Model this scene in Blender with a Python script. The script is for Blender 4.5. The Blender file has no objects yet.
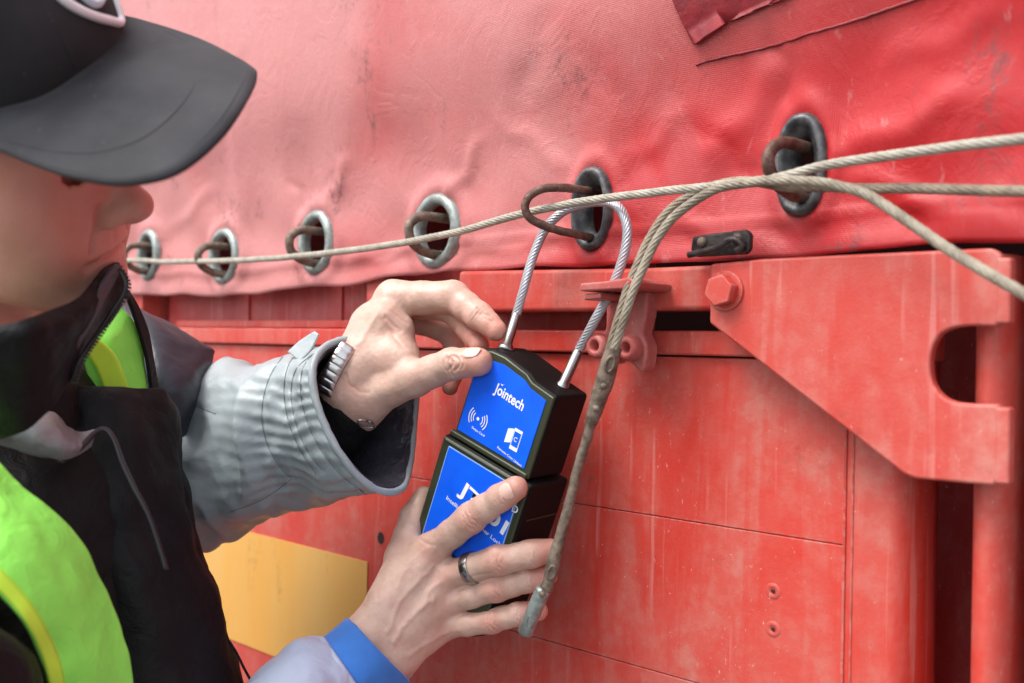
import bpy, bmesh, math, random
import numpy as np
from mathutils import Vector, Matrix, noise as mnoise
random.seed(4); rng = np.random.default_rng(4)
S = bpy.context.scene; COL = S.collection

# ------------------------------------------------------------------ camera
TH = math.radians(47.3); ROLL = 0.017; FPX = 1000.0; CX, CY = 512.0, 341.5
CAM = Vector((0.0, -0.70, 1.45))
Fw = Vector((-math.cos(TH), math.sin(TH), 0))
R0 = Vector((math.sin(TH), math.cos(TH), 0)); U0 = Vector((0, 0, 1))
Rt = (R0*math.cos(ROLL)+U0*math.sin(ROLL)).normalized()
Up = (U0*math.cos(ROLL)-R0*math.sin(ROLL)).normalized()
cd = bpy.data.cameras.new('camera'); cam = bpy.data.objects.new('camera', cd); COL.objects.link(cam)
cd.sensor_width = 36; cd.lens = 36*FPX/1024; cd.clip_start = 0.02; cd.clip_end = 2000
M = Matrix((Rt, Up, -Fw)).transposed().to_4x4(); M.translation = CAM; cam.matrix_world = M
cd.dof.use_dof = True; cd.dof.focus_distance = 0.85; cd.dof.aperture_fstop = 4.5
S.camera = cam

# ------------------------------------------------------------------ light
SUN_EL, SUN_AZ = math.radians(57), math.radians(250)     # direction towards the sun, azimuth from +X ccw
w = bpy.data.worlds.new('World'); S.world = w; w.use_nodes = True
nt = w.node_tree; nt.nodes.clear()
sky = nt.nodes.new('ShaderNodeTexSky'); sky.sky_type = 'NISHITA'; sky.sun_disc = False
sky.sun_elevation = SUN_EL; sky.sun_rotation = math.pi/2-SUN_AZ
sky.air_density = 1.0; sky.dust_density = 4.0; sky.ozone_density = 1.0; sky.altitude = 100
bgn = nt.nodes.new('ShaderNodeBackground'); bgn.inputs[1].default_value = 0.15
wo = nt.nodes.new('ShaderNodeOutputWorld')
hs = nt.nodes.new('ShaderNodeHueSaturation'); hs.inputs['Saturation'].default_value = .40      # overcast: a nearly grey sky
nt.links.new(sky.outputs[0], hs.inputs['Color']); nt.links.new(hs.outputs[0], bgn.inputs[0]); nt.links.new(bgn.outputs[0], wo.inputs[0])
sl = bpy.data.lights.new('sun', 'SUN'); sl.energy = 0.9; sl.angle = math.radians(28); sl.color = (1, .965, .925)
so = bpy.data.objects.new('sun', sl); COL.objects.link(so)
sd = Vector((math.cos(SUN_EL)*math.cos(SUN_AZ), math.cos(SUN_EL)*math.sin(SUN_AZ), math.sin(SUN_EL)))
so.rotation_euler = sd.to_track_quat('Z', 'Y').to_euler()
S.view_settings.view_transform = 'Standard'; S.view_settings.look = 'None'
S.view_settings.exposure = 1.25; S.view_settings.gamma = 1; S.view_settings.use_curve_mapping = False
S.cycles.use_denoising = True
S.cycles.max_bounces = 8

# ------------------------------------------------------------------ pixel -> place
def ray(px, py): return Fw + Rt*((px-CX)/FPX) + Up*(-(py-CY)/FPX)
def PD(px, py, d): return CAM + ray(px, py)*d                 # at distance d along the view axis
def PY(px, py, Y):                                            # on the plane y = Y (wall planes)
    r = ray(px, py); return CAM + r*((Y-CAM.y)/r.y)
def X_(px, py, Y=0): return PY(px, py, Y).x
def Z_(px, py, Y=0): return PY(px, py, Y).z
def C2W(v): return Rt*v[0] - Up*v[1] + Fw*v[2]                # camera (right, down, away) -> world direction

# ------------------------------------------------------------------ materials
class NT:
    def __init__(s, name):
        s.m = bpy.data.materials.new(name); s.m.use_nodes = True; s.t = s.m.node_tree
        s.b = s.t.nodes['Principled BSDF']; s.b.inputs['Specular IOR Level'].default_value = .5
        s.tc = s.n('ShaderNodeTexCoord').outputs['Object']; s.geo = s.n('ShaderNodeNewGeometry').outputs['Position']
    def n(s, t, **k):
        x = s.t.nodes.new(t)
        for a, v in k.items(): setattr(x, a, v)
        return x
    def l(s, a, b): s.t.links.new(a, b)
    def map(s, scale=(1, 1, 1), rot=(0, 0, 0), src=None):
        m = s.n('ShaderNodeMapping'); m.inputs['Scale'].default_value = scale; m.inputs['Rotation'].default_value = rot
        s.l(src or s.geo, m.inputs[0]); return m.outputs[0]
    def noise(s, scale, detail=4, rough=.55, co=None, dist=0):
        x = s.n('ShaderNodeTexNoise'); x.inputs['Scale'].default_value = scale; x.inputs['Detail'].default_value = detail
        x.inputs['Roughness'].default_value = rough; x.inputs['Distortion'].default_value = dist
        s.l(co or s.geo, x.inputs['Vector']); return x.outputs['Fac']
    def ramp(s, f, a, b, v0=0, v1=1):
        x = s.n('ShaderNodeMapRange'); x.interpolation_type = 'SMOOTHSTEP'
        for i, v in enumerate((a, b, v0, v1)): x.inputs[i+1].default_value = v
        s.l(f, x.inputs[0]); return x.outputs[0]
    def mul(s, a, b, op='MULTIPLY'):
        x = s.n('ShaderNodeMath', operation=op)
        for i, v in enumerate((a, b)):
            if isinstance(v, (int, float)): x.inputs[i].default_value = v
            else: s.l(v, x.inputs[i])
        return x.outputs[0]
    def mix(s, f, a, b):
        x = s.n('ShaderNodeMix', data_type='RGBA')
        if isinstance(f, (int, float)): x.inputs[0].default_value = f
        else: s.l(f, x.inputs[0])
        for i, v in ((6, a), (7, b)):
            if isinstance(v, tuple): x.inputs[i].default_value = (*v, 1)
            else: s.l(v, x.inputs[i])
        return x.outputs[2]
    def base(s, c):
        if isinstance(c, tuple): s.b.inputs['Base Color'].default_value = (*c, 1)
        else: s.l(c, s.b.inputs['Base Color'])
    def rough(s, r):
        if isinstance(r, (int, float)): s.b.inputs['Roughness'].default_value = r
        else: s.l(r, s.b.inputs['Roughness'])
    def bump(s, h, dist=.001, strength=1.0):
        x = s.n('ShaderNodeBump'); x.inputs['Strength'].default_value = strength; x.inputs['Distance'].default_value = dist
        s.l(h, x.inputs['Height'])
        if s.b.inputs['Normal'].links: s.l(s.b.inputs['Normal'].links[0].from_socket, x.inputs['Normal'])
        s.l(x.outputs[0], s.b.inputs['Normal'])
    def sep(s, src=None):
        x = s.n('ShaderNodeSeparateXYZ'); s.l(src or s.geo, x.inputs[0]); return x.outputs
def simple(name, c, rough=.5, metal=0, bscale=0, bd=.0005, var=.0):
    t = NT(name); t.rough(rough); t.b.inputs['Metallic'].default_value = metal
    if var: t.base(t.mix(t.ramp(t.noise(60, 5), .3, .7), tuple(x*(1-var) for x in c), tuple(min(1, x*(1+var)) for x in c)))
    else: t.base(c)
    if bscale: t.bump(t.noise(bscale, 4), bd)
    return t.m

def red_paint(name, c=(.52, .030, .018), pale=(.50, .145, .115), amt=1.15, seed=0, wear=False):
    t = NT(name)
    v = t.map((1, 1, .30), (0, 0, .1*seed)); v2 = t.map((1, 1, 1), (.3, .2, seed))
    a = t.mul(t.ramp(t.noise(9, 7, .62, v, 1.1), .30, .72), t.mul(t.ramp(t.noise(22, 5, .6, t.map((1, 1, .14), (.2, 0, .3)), .5), .47, .55), .35), 'ADD')                # faded, chalky patches running down
    b = t.ramp(t.noise(60, 7, .66, v2), .38, .66)
    f = t.mul(t.mul(a, .68*amt), t.mul(t.mul(b, .55), .50, 'ADD'))
    col = t.mix(f, c, pale)
    drip = t.mul(t.ramp(t.noise(120, 3, .5, t.map((1, 1, .03))), .60, .68), t.ramp(t.noise(8, 3), .42, .58))
    col = t.mix(t.mul(drip, .35*amt), col, (.58, .24, .21))
    scr = t.mul(t.ramp(t.noise(260, 6, .8, t.map((1, 1, .4), (.5, 0, .5))), .62, .68), t.ramp(t.noise(9, 4, .5, t.map((1, 1, .3))), .44, .54))
    col = t.mix(t.mul(scr, .8), col, (.62, .36, .32))
    chip = t.ramp(t.noise(330, 2, .5, v2), .735, .755)
    col = t.mix(t.mul(chip, .5), col, (.60, .42, .38))
    dirt = t.mul(t.ramp(t.noise(13, 8, .75, v2), .58, .72), t.ramp(t.noise(110, 5, .7), .42, .58))
    col = t.mix(t.mul(dirt, .62), col, (.14, .05, .035))
    if wear:                                                        # worn, dusty edges
        bv_ = t.n('ShaderNodeBevel', samples=4); bv_.inputs['Radius'].default_value = .0045
        g2 = t.n('ShaderNodeNewGeometry'); dp = t.n('ShaderNodeVectorMath', operation='DOT_PRODUCT')
        t.l(bv_.outputs[0], dp.inputs[0]); t.l(g2.outputs['Normal'], dp.inputs[1])
        e = t.mul(t.ramp(dp.outputs['Value'], .97, .80), t.ramp(t.noise(140, 6, .7), .42, .60))
        col = t.mix(t.mul(e, .75), col, t.mix(t.ramp(t.noise(40, 3), .4, .6), (.52, .30, .27), (.16, .07, .05)))
    t.base(col); t.rough(t.ramp(t.noise(25, 5), .3, .7, .36, .56)); t.b.inputs['Specular IOR Level'].default_value = .42
    t.bump(t.noise(30, 3), .0014, .5); t.bump(t.noise(420, 5, .65), .0004, .6); t.bump(chip, .0003, -.6)
    return t.m
MRED = red_paint('chipped_red_paint', wear=True); MREDP = red_paint('worn_red_bracket_paint', (.48, .036, .024), (.50, .165, .135), 1.3, 1, True); MHASP = red_paint('grimy_red_hasp_paint', (.36, .04, .035), (.42, .16, .14), 1.1, 3, True)
MREDD = red_paint('shaded_dirty_red_paint', (.36, .022, .022), (.44, .12, .11), .8, 2)  # darker red: shade of the set-back parts put into the paint colour
def tarp_mat():
    t = NT('dusty_red_pvc_tarpaulin')
    x, y, z = t.sep()
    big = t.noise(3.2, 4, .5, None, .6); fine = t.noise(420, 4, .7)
    # paler to the upper left: dust, with the sky's sheen put into the colour
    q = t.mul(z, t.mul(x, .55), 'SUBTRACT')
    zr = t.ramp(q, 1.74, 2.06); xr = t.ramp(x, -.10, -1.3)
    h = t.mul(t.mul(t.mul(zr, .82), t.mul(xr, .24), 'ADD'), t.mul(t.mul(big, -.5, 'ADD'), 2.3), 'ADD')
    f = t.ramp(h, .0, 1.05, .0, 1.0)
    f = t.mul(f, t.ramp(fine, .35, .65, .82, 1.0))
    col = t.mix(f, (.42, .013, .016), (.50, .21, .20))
    blot = t.ramp(t.noise(6, 5, .55, None, 1.0), .50, .72)                 # pale scuffing
    col = t.mix(t.mul(blot, .25), col, (.46, .17, .17))
    scuf = t.ramp(t.noise(30, 7, .72, t.map((1, 1, .35), (.1, .4, .2)), 2.0), .60, .68)
    col = t.mix(t.mul(scuf, .30), col, (.50, .27, .27))
    streak = t.ramp(t.noise(34, 4, .6, t.map((1, 1, .10))), .62, .74)
    col = t.mix(t.mul(streak, .22), col, (.30, .09, .10))
    st = t.mul(t.ramp(t.noise(16, 7, .72, t.map((1, 1, .6))), .57, .68), t.ramp(t.noise(150, 4, .7), .42, .58))
    col = t.mix(t.mul(st, .55), col, (.11, .05, .05))
    spk = t.ramp(t.noise(620, 2), .70, .78); col = t.mix(t.mul(spk, .45), col, (.14, .07, .07))
    t.base(col); t.rough(t.ramp(t.noise(14, 5), .3, .7, .36, .52)); t.b.inputs['Specular IOR Level'].default_value = .35
    t.bump(t.noise(9, 3, .5, None, .6), .003, .4); t.bump(t.ramp(t.noise(16, 5, .6, t.map((1, 1, .7)), 2.2), .44, .56), .0009, .25); t.bump(t.noise(60, 6, .7), .0008, .5)
    wv = t.n('ShaderNodeTexWave'); wv.bands_direction = 'X'; wv.inputs['Scale'].default_value = 210; t.l(t.geo, wv.inputs['Vector']); wv2 = t.n('ShaderNodeTexWave'); wv2.bands_direction = 'Z'; wv2.inputs['Scale'].default_value = 210; t.l(t.geo, wv2.inputs['Vector'])
    t.bump(t.mul(wv.outputs['Fac'], wv2.outputs['Fac'], 'ADD'), .00012, .6)
    return t.m
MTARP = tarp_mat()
MFLAP = simple('shadowed_red_flap_vinyl', (.20, .008, .013), .45, 0, 40, .002, .2)  # shadow at the flap put into its colour; the seam shares it
def yellow_mat():
    t = NT('yellow_paint'); n = t.noise(30, 5); t.base(t.mix(t.ramp(t.noise(9, 6, .6, t.map((1, 1, .3))), .35, .7), (.66, .33, .06), (.64, .38, .11)))
    
    stn = t.mul(t.ramp(t.noise(18, 6, .7, t.map((1, 1, .25))), .56, .70), t.ramp(t.noise(120, 4), .4, .6))
    col = t.mix(t.mul(stn, .4), t.mix(t.ramp(t.noise(9, 6, .6, t.map((1, 1, .3))), .35, .7), (.66, .33, .06), (.64, .38, .11)), (.28, .15, .04))
    t.base(col); t.rough(.5); t.bump(t.noise(300, 4), .0003, .5); return t.m
MYEL = yellow_mat()
MBLACKGAP = simple('dark_void', (.02, .008, .008), .8)
def metal_mat(name, c, c2, rough, metal, sc=80, bd=.0004):
    t = NT(name); t.base(t.mix(t.ramp(t.noise(sc, 6, .65), .38, .65), c, c2)); t.rough(t.ramp(t.noise(sc*1.5, 4), .3, .7, rough*.8, rough*1.2))
    t.b.inputs['Metallic'].default_value = metal; t.bump(t.noise(sc*3, 4), bd, .8); return t.m
MZINC = metal_mat('dull_zinc_eyelet', (.32, .37, .35), (.19, .20, .18), .42, .5)
MRUBBER = metal_mat('worn_black_eyelet', (.035, .036, .04), (.11, .11, .11), .45, .2)
MRUST = metal_mat('rusty_brown_steel', (.085, .042, .03), (.17, .10, .075), .6, .4, 140)
MGSTEEL = metal_mat('oxidised_grey_steel', (.21, .16, .12), (.09, .068, .05), .6, .25, 120)
MBSTEEL = metal_mat('black_painted_steel', (.018, .016, .016), (.06, .05, .045), .4, .3, 120)
MCHROME = simple('bright_nickel_steel', (.33, .32, .31), .32, 1, 200, .0002)
MWIRE = simple('galvanised_wire', (.44, .45, .48), .40, .5, 300, .0002)
def rope_mat(name, a, b):
    t = NT(name); t.base(t.mix(t.ramp(t.noise(70, 6, .7), .38, .66), a, b)); t.rough(.6); t.bump(t.noise(700, 3), .0004, .7); return t.m
MROPE = rope_mat('plastic_coated_beige_cord', (.38, .355, .29), (.26, .235, .185))
MROPE2 = rope_mat('weathered_brown_cord', (.27, .22, .155), (.14, .11, .08))
MROPE3 = rope_mat('grey_beige_cord', (.30, .265, .20), (.17, .14, .10))

# ------------------------------------------------------------------ mesh helpers
def link(name, me, mat=None, parent=None, smooth=True):
    if mat: me.materials.append(mat)
    if smooth:
        me.polygons.foreach_set('use_smooth', [True]*len(me.polygons))
    o = bpy.data.objects.new(name, me); COL.objects.link(o)
    if parent: o.parent = parent; o.matrix_parent_inverse = Matrix.Translation(parent.location).inverted()
    return o
def mesh(name, V, F, mat=None, parent=None, smooth=True):
    me = bpy.data.meshes.new(name); me.from_pydata([tuple(v) for v in V], [], [tuple(f) for f in F]); me.update()
    return link(name, me, mat, parent, smooth)
def thing(name, loc, label, cat, group=None):
    o = bpy.data.objects.new(name, None); o.empty_display_size = .05; o.location = loc; COL.objects.link(o)
    o['label'] = label; o['category'] = cat
    if group: o['group'] = group
    return o
def tag(o, label, cat, group=None):
    o['label'] = label; o['category'] = cat
    if group: o['group'] = group
    return o
def bevel(o, w=.0015, seg=2, ang=35):
    m = o.modifiers.new('b', 'BEVEL'); m.width = w; m.segments = seg; m.limit_method = 'ANGLE'; m.angle_limit = math.radians(ang)
    m.harden_normals = False
    return o
def weld_auto(o):
    try:
        for p in o.data.polygons: p.use_smooth = True
        m = o.modifiers.new('wn', 'WEIGHTED_NORMAL'); m.keep_sharp = True
    except Exception: pass
    return o
def box(name, x0, x1, y0, y1, z0, z1, mat, parent=None, bv=.0015):
    V = [(x, y, z) for x in (x0, x1) for y in (y0, y1) for z in (z0, z1)]
    F = [(0, 1, 3, 2), (4, 6, 7, 5), (0, 4, 5, 1), (2, 3, 7, 6), (0, 2, 6, 4), (1, 5, 7, 3)]
    o = mesh(name, V, F, mat, parent, False)
    if bv: bevel(o, bv); weld_auto(o)
    return o
def prism(name, pts, y0, y1, mat, parent=None, bv=.0015, seg=2):
    """polygon of (X, Z) extruded from y0 (front, towards the camera) to y1"""
    bm = bmesh.new(); vs = [bm.verts.new((x, y0, z)) for x, z in pts]; f = bm.faces.new(vs)
    r = bmesh.ops.extrude_face_region(bm, geom=[f])
    for v in r['geom']:
        if isinstance(v, bmesh.types.BMVert): v.co.y = y1
    bmesh.ops.recalc_face_normals(bm, faces=bm.faces)
    me = bpy.data.meshes.new(name); bm.to_mesh(me); bm.free()
    o = link(name, me, mat, parent, False)
    if bv: bevel(o, bv, seg); weld_auto(o)
    return o
def pxpoly(pts, Y): return [(PY(x, y, Y).x, PY(x, y, Y).z) for x, y in pts]
def spline(P, n=8, closed=False):
    """Catmull-Rom through tuples of any length"""
    P = [np.array(p, float) for p in P]; out = []
    m = len(P); segs = m if closed else m-1
    for i in range(segs):
        if closed: a, b, c, d = P[(i-1) % m], P[i], P[(i+1) % m], P[(i+2) % m]
        else: a, b, c, d = P[max(i-1, 0)], P[i], P[i+1], P[min(i+2, m-1)]
        for k in range(n):
            t = k/n
            out.append(.5*((2*b)+(-a+c)*t+(2*a-5*b+4*c-d)*t*t+(-a+3*b-3*c+d)*t**3))
    if not closed: out.append(P[-1])
    return out
def frames(C):
    C = [Vector(c) for c in C]; T = []
    for i in range(len(C)):
        a = C[max(i-1, 0)]; b = C[min(i+1, len(C)-1)]; T.append((b-a).normalized())
    n = T[0].orthogonal().normalized(); N = []
    for t in T:
        n = (n-t*n.dot(t)).normalized(); N.append(n.copy())
    return C, T, N
def tube_data(C, R, k=12, cap=True, off=None):
    C, T, N = frames(C)
    if not hasattr(R, '__len__'): R = [R]*len(C)
    V, F = [], []
    for c, t, n, r in zip(C, T, N, R):
        b = t.cross(n)
        for j in range(k):
            a = 2*math.pi*j/k; V.append(c+n*(math.cos(a)*r)+b*(math.sin(a)*r))
    for i in range(len(C)-1):
        for j in range(k):
            F.append((i*k+j, i*k+(j+1) % k, (i+1)*k+(j+1) % k, (i+1)*k+j))
    if cap: F.append(tuple(range(k-1, -1, -1))); F.append(tuple((len(C)-1)*k+j for j in range(k)))
    return V, F
def tube(name, C, R, mat, parent=None, k=12):
    V, F = tube_data(C, R, k); o = mesh(name, V, F, mat, parent); return o
def merge(name, parts, mat, parent=None, smooth=True):
    V, F = [], []
    for v, f in parts:
        o = len(V); V += list(v); F += [tuple(i+o for i in q) for q in f]
    return mesh(name, V, F, mat, parent, smooth)
def strands(C, r, sr, n, pitch, k=6):
    """n wires twisted round the path C; r = lay radius"""
    C, T, N = frames(C); parts = []; s = 0; L = [0]
    for i in range(1, len(C)): L.append(L[-1]+(C[i]-C[i-1]).length)
    for w_ in range(n):
        P = []
        for c, t, nn, l in zip(C, T, N, L):
            a = 2*math.pi*(l/pitch+w_/n); b = t.cross(nn); P.append(c+nn*(math.cos(a)*r)+b*(math.sin(a)*r))
        parts.append(tube_data(P, sr, k))
    return parts
def resample(P, step):
    P = [Vector(p) for p in P]; out = [P[0]]; acc = 0
    for a, b in zip(P, P[1:]):
        l = (b-a).length
        if l < 1e-9: continue
        pos = step-acc
        while pos <= l: out.append(a.lerp(b, pos/l)); pos += step
        acc = (acc+l) % step
    return out
def nz(p, s, seed=0.0): return mnoise.noise(Vector((p[0]*s+seed, p[1]*s-seed*1.7, p[2]*s+seed*.3)))
def fold(p, s, seed=0.0):        # ridged noise for cloth creases
    return 1-abs(mnoise.noise(Vector((p[0]*s+seed, p[1]*s, p[2]*s))))*2
def displace(o, fn):
    me = o.data; me.update(); ns = [Vector(v.normal) for v in me.vertices]
    for v, n in zip(me.vertices, ns): v.co = v.co + n*fn(v.co)
    me.update()
def grid(name, rows, mat, parent=None, close=False, thick=0, cap=False, smooth=True):
    nr, nc = len(rows), len(rows[0]); V = [p for r in rows for p in r]; F = []
    for i in range(nr-1):
        for j in range(nc if close else nc-1):
            F.append((i*nc+j, i*nc+(j+1) % nc, (i+1)*nc+(j+1) % nc, (i+1)*nc+j))
    if cap and close:
        F.append(tuple(range(nc-1, -1, -1))); F.append(tuple((nr-1)*nc+j for j in range(nc)))
    o = mesh(name, V, F, mat, parent, smooth)
    if thick:
        m = o.modifiers.new('s', 'SOLIDIFY'); m.thickness = thick; m.offset = 0
    return o
def loft(name, rows, mat, parent=None, nu=10, nv=10, close=False, thick=0, cap=False, disp=None, bulge=None):
    """rows of (px,py,depth) control points -> smooth sheet or tube"""
    R = [spline(r, nv, close) for r in rows]
    cols = [spline([r[j] for r in R], nu) for j in range(len(R[0]))]
    rows2 = [[PD(*cols[j][i]) for j in range(len(cols))] for i in range(len(cols[0]))]
    o = grid(name, rows2, mat, parent, close, 0, cap)
    if disp: displace(o, disp)
    if thick:
        m = o.modifiers.new('s', 'SOLIDIFY'); m.thickness = thick; m.offset = 0
    return o

# ------------------------------------------------------------------ implicit modelling (for skin)
def seg_d(P, a, b, ra, rb):
    a = np.array(a, np.float32); b = np.array(b, np.float32); ab = b-a
    t = np.clip(((P-a)@ab)/max(float(ab@ab), 1e-12), 0, 1)
    d = P-(a+t[..., None]*ab)
    return np.sqrt((d*d).sum(-1))-(ra+(rb-ra)*t)
def ell_d(P, c, ax, rad):
    c = np.array(c, np.float32); A = np.array(ax, np.float32); r = np.array(rad, np.float32)
    q = ((P-c)@A.T)/r; k = np.sqrt((q*q).sum(-1))+1e-6; q2 = q/r; k2 = np.sqrt((q2*q2).sum(-1))+1e-6
    return k*(k-1)/k2
def smin(a, b, k):
    h = np.clip(.5+.5*(b-a)/k, 0, 1); return b+(a-b)*h-k*h*(1-h)
def chain_d(P, ch, k=.004):
    d = None
    for (a, ra), (b, rb) in zip(ch, ch[1:]):
        e = seg_d(P, a, b, ra, rb); d = e if d is None else smin(d, e, k)
    return d
def surface_nets(field, lo, hi, h):
    lo = np.array(lo, np.float32); hi = np.array(hi, np.float32)
    n = np.ceil((hi-lo)/h).astype(int)+1
    ax = [lo[i]+np.arange(n[i], dtype=np.float32)*h for i in range(3)]
    D = np.empty(tuple(n), np.float32); YZ = np.stack(np.meshgrid(ax[1], ax[2], indexing='ij'), -1)
    step = 12
    for i in range(0, n[0], step):
        xs = ax[0][i:i+step]; P = np.empty((len(xs), n[1], n[2], 3), np.float32)
        P[..., 0] = xs[:, None, None]; P[..., 1:] = YZ[None]
        D[i:i+step] = field(P)
    s = D < 0
    c8 = [(a, b, c) for a in (0, 1) for b in (0, 1) for c in (0, 1)]
    m = n-1
    cnt = np.zeros(tuple(m), np.int8)
    for a, b, c in c8: cnt += s[a:a+m[0], b:b+m[1], c:c+m[2]]
    act = (cnt > 0) & (cnt < 8); idx = -np.ones(tuple(m), np.int64); ci = np.argwhere(act); idx[act] = np.arange(len(ci))
    acc = np.zeros((len(ci), 3)); w_ = np.zeros(len(ci))
    for e in range(3):
        for o1 in (0, 1):
            for o2 in (0, 1):
                off = [0, 0, 0]; oth = [q for q in range(3) if q != e]; off[oth[0]] = o1; off[oth[1]] = o2
                A = ci+off; B = A.copy(); B[:, e] += 1
                da = D[tuple(A.T)]; db = D[tuple(B.T)]; cr = (da < 0) != (db < 0)
                t = np.where(cr, da/np.where(cr, da-db, 1), 0); p = A.astype(float); p[:, e] += t
                acc[cr] += p[cr]; w_[cr] += 1
    V = lo+acc/w_[:, None]*h; F = []
    for e in range(3):
        u, v = [(1, 2), (2, 0), (0, 1)][e]
        sl0 = [slice(None)]*3; sl1 = [slice(None)]*3; sl0[e] = slice(0, -1); sl1[e] = slice(1, None)
        a, b = s[tuple(sl0)], s[tuple(sl1)]; ed = np.argwhere(a != b)
        ok = (ed[:, u] > 0) & (ed[:, v] > 0) & (ed[:, u] < m[u]) & (ed[:, v] < m[v]); ed = ed[ok]
        q = []
        for du, dv in ((0, 0), (-1, 0), (-1, -1), (0, -1)):
            w2 = ed.copy(); w2[:, u] += du; w2[:, v] += dv; q.append(idx[tuple(w2.T)])
        q = np.stack(q, 1); fl = ~a[tuple(ed.T)]; q[fl] = q[fl][:, ::-1]; q = q[:, ::-1] if False else q
        F.append(q)
    return V, np.concatenate(F)

# =================================================================== GROUND
gm = NT('grey_asphalt'); gm.base(gm.mix(gm.ramp(gm.noise(40, 8, .7), .3, .7), (.10, .10, .10), (.17, .165, .155))); gm.rough(.85); gm.bump(gm.noise(120, 6), .004)
g = mesh('ground', [(-900, -900, 0), (900, -900, 0), (900, 900, 0), (-900, 900, 0)], [(0, 1, 2, 3)], gm.m, None, False); g['kind'] = 'structure'

# =================================================================== TRAILER
TR = thing('truck_trailer', (0, .25, 0), 'red truck trailer side with dusty red tarpaulin laced over scratched red steel side boards', 'trailer')
XL, XR = -5.0, 0.60
# --- side boards (horizontal planks of the drop side)
zj1 = Z_(700, 523); zj2 = Z_(650, 670); zt = Z_(650, 356); zs = Z_(650, 330.5)
xe = X_(846, 500)                                   # the right ends of the planks meet an end plate
gap = .0005
for i, (a, b) in enumerate(((zj1+gap/2, zt), (zj2+gap/2, zj1-gap/2), (.62, zj2-gap/2))):
    box('side_board', XL, xe-.0004, 0, .03, a, b, MRED, TR, .0009)
# end plate, rounded towards the recess at the corner post
pr = []
xr1 = X_(884, 600, 0); xr2 = X_(912, 600, .0)
prof = [(xe+.0002, .0005), (xe+.005, -.0015), (xe+.013, -.0015), (xe+.017, 0)]
for k in range(9):
    a = k/8*math.pi/2; prof.append((xr1+(xr2-xr1)*math.sin(a), .001+(1-math.cos(a))*.035))
prof.append((xr2+.0005, .045)); prof.append((xr2-.03, .046))
rows = [[(x, y, z) for x, y in prof] for z in (.62, zt-.001)]
grid('end_plate', rows, MRED, TR)
box('weld_bead', xe-.0016, xe+.0004, -.0012, .01, .62, zt-.001, MREDP, TR, .0005); box('weld_bead', xe+.0052, xe+.0066, -.0026, .0, .62, zt-.001, MREDP, TR, .0005)
# sill strip that sits proud of the boards, and the recessed band above it
box('sill_strip', XL, X_(930, 360), -.007, .03, zt+.0015, zs, MRED, TR, .0022)
zb_bot = Z_(600, 312); zb_top = Z_(640, 268, -.025)
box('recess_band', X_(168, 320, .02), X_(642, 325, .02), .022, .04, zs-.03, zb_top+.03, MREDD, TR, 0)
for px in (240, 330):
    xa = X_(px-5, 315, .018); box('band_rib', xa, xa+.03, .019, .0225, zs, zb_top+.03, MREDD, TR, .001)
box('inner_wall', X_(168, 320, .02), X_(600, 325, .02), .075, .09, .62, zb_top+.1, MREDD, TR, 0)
box('dark_interior', XL, XR+.3, .40, .42, .6, 2.9, simple('unlit_cargo_board', (.06, .012, .012), .8), TR, 0)  # dark sheet: the darkness inside is put into its colour
xa = X_(372, 320, -.005); box('side_post', xa-.012, xa+.016, -.004, .05, zs+.001, Z_(372, 279), MRED, TR, .002)
xa = X_(138, 310, 0); box('side_post', xa-.035, xa+.035, -.012, .05, .9, zb_top+.03, MRED, TR, .002)
# thin weld line along the left band
box('band_seam', X_(168, 330), X_(372, 330), .012, .0225, zs+.001, zs+.010, MRED, TR, .001)
# --- rail bar
xb0 = X_(458, 275, -.025); xb1 = X_(716, 285, -.025)
prism('rail_bar', [(xb0, zb_bot), (xb1+.004, zb_bot), (xb1+.004, Z_(712, 265, -.025)), (X_(640, 268, -.025), Z_(640, 268, -.025)), (xb0, Z_(458, 271, -.025))], -.025, .02, MRED, TR, .004, 3)
# --- hinge bracket plate with its hook notch
Yb = -.036
notch_ = [(979, 326), (958, 327), (942, 333), (933, 346), (930, 363), (932, 381), (941, 395), (955, 402), (975, 404)]
notch = [tuple(q) for q in spline(notch_, 4)]
plate = [(710, 264), (760, 259), (860, 254), (992, 248), (1001, 254), (1003, 265), (1002, 322), (996, 327)] + notch + [(999, 404), (1001, 410), (999, 478), (994, 486), (915, 479), (903, 474), (709, 323)]
prism('hinge_bracket', pxpoly(plate, Yb), Yb, Yb+.010, MREDP, TR, .0025, 3)
# stiffening flange on the right of the bracket
for (a, b) in (((1000, 258), (1000, 324)), ((999, 407), (998, 484))):
    pa, pb = PY(*a, Yb), PY(*b, Yb)
    box('bracket_flange', pa.x-.002, pa.x+.007, Yb-.0015, Yb+.0095, pb.z, pa.z, MREDP, TR, .002)
def hexbolt(px, py, Y, r, h, mat, parent, socket=False):
    c = PY(px, py, Y); parts = []
    bm = bmesh.new()
    pts = [(c.x+r*math.cos(a), c.z+r*math.sin(a)) for a in [math.radians(15+60*i) for i in range(6)]]
    o = prism('bolt', pts, Y-h, Y+.001, mat, parent, r*.12, 2)
    pts = [(c.x+r*1.22*math.cos(a*math.pi/12), c.z+r*1.22*math.sin(a*math.pi/12)) for a in range(24)]
    wsh = prism('washer', pts, Y-h*.18, Y+.001, mat, parent, r*.05)
    wsh.parent = o; wsh.matrix_parent_inverse = Matrix()
    wsh.matrix_parent_inverse = o.matrix_parent_inverse.inverted() @ o.matrix_parent_inverse
    return o
hexbolt(726, 291, Yb, .0125, .012, MREDP, TR)
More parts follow.
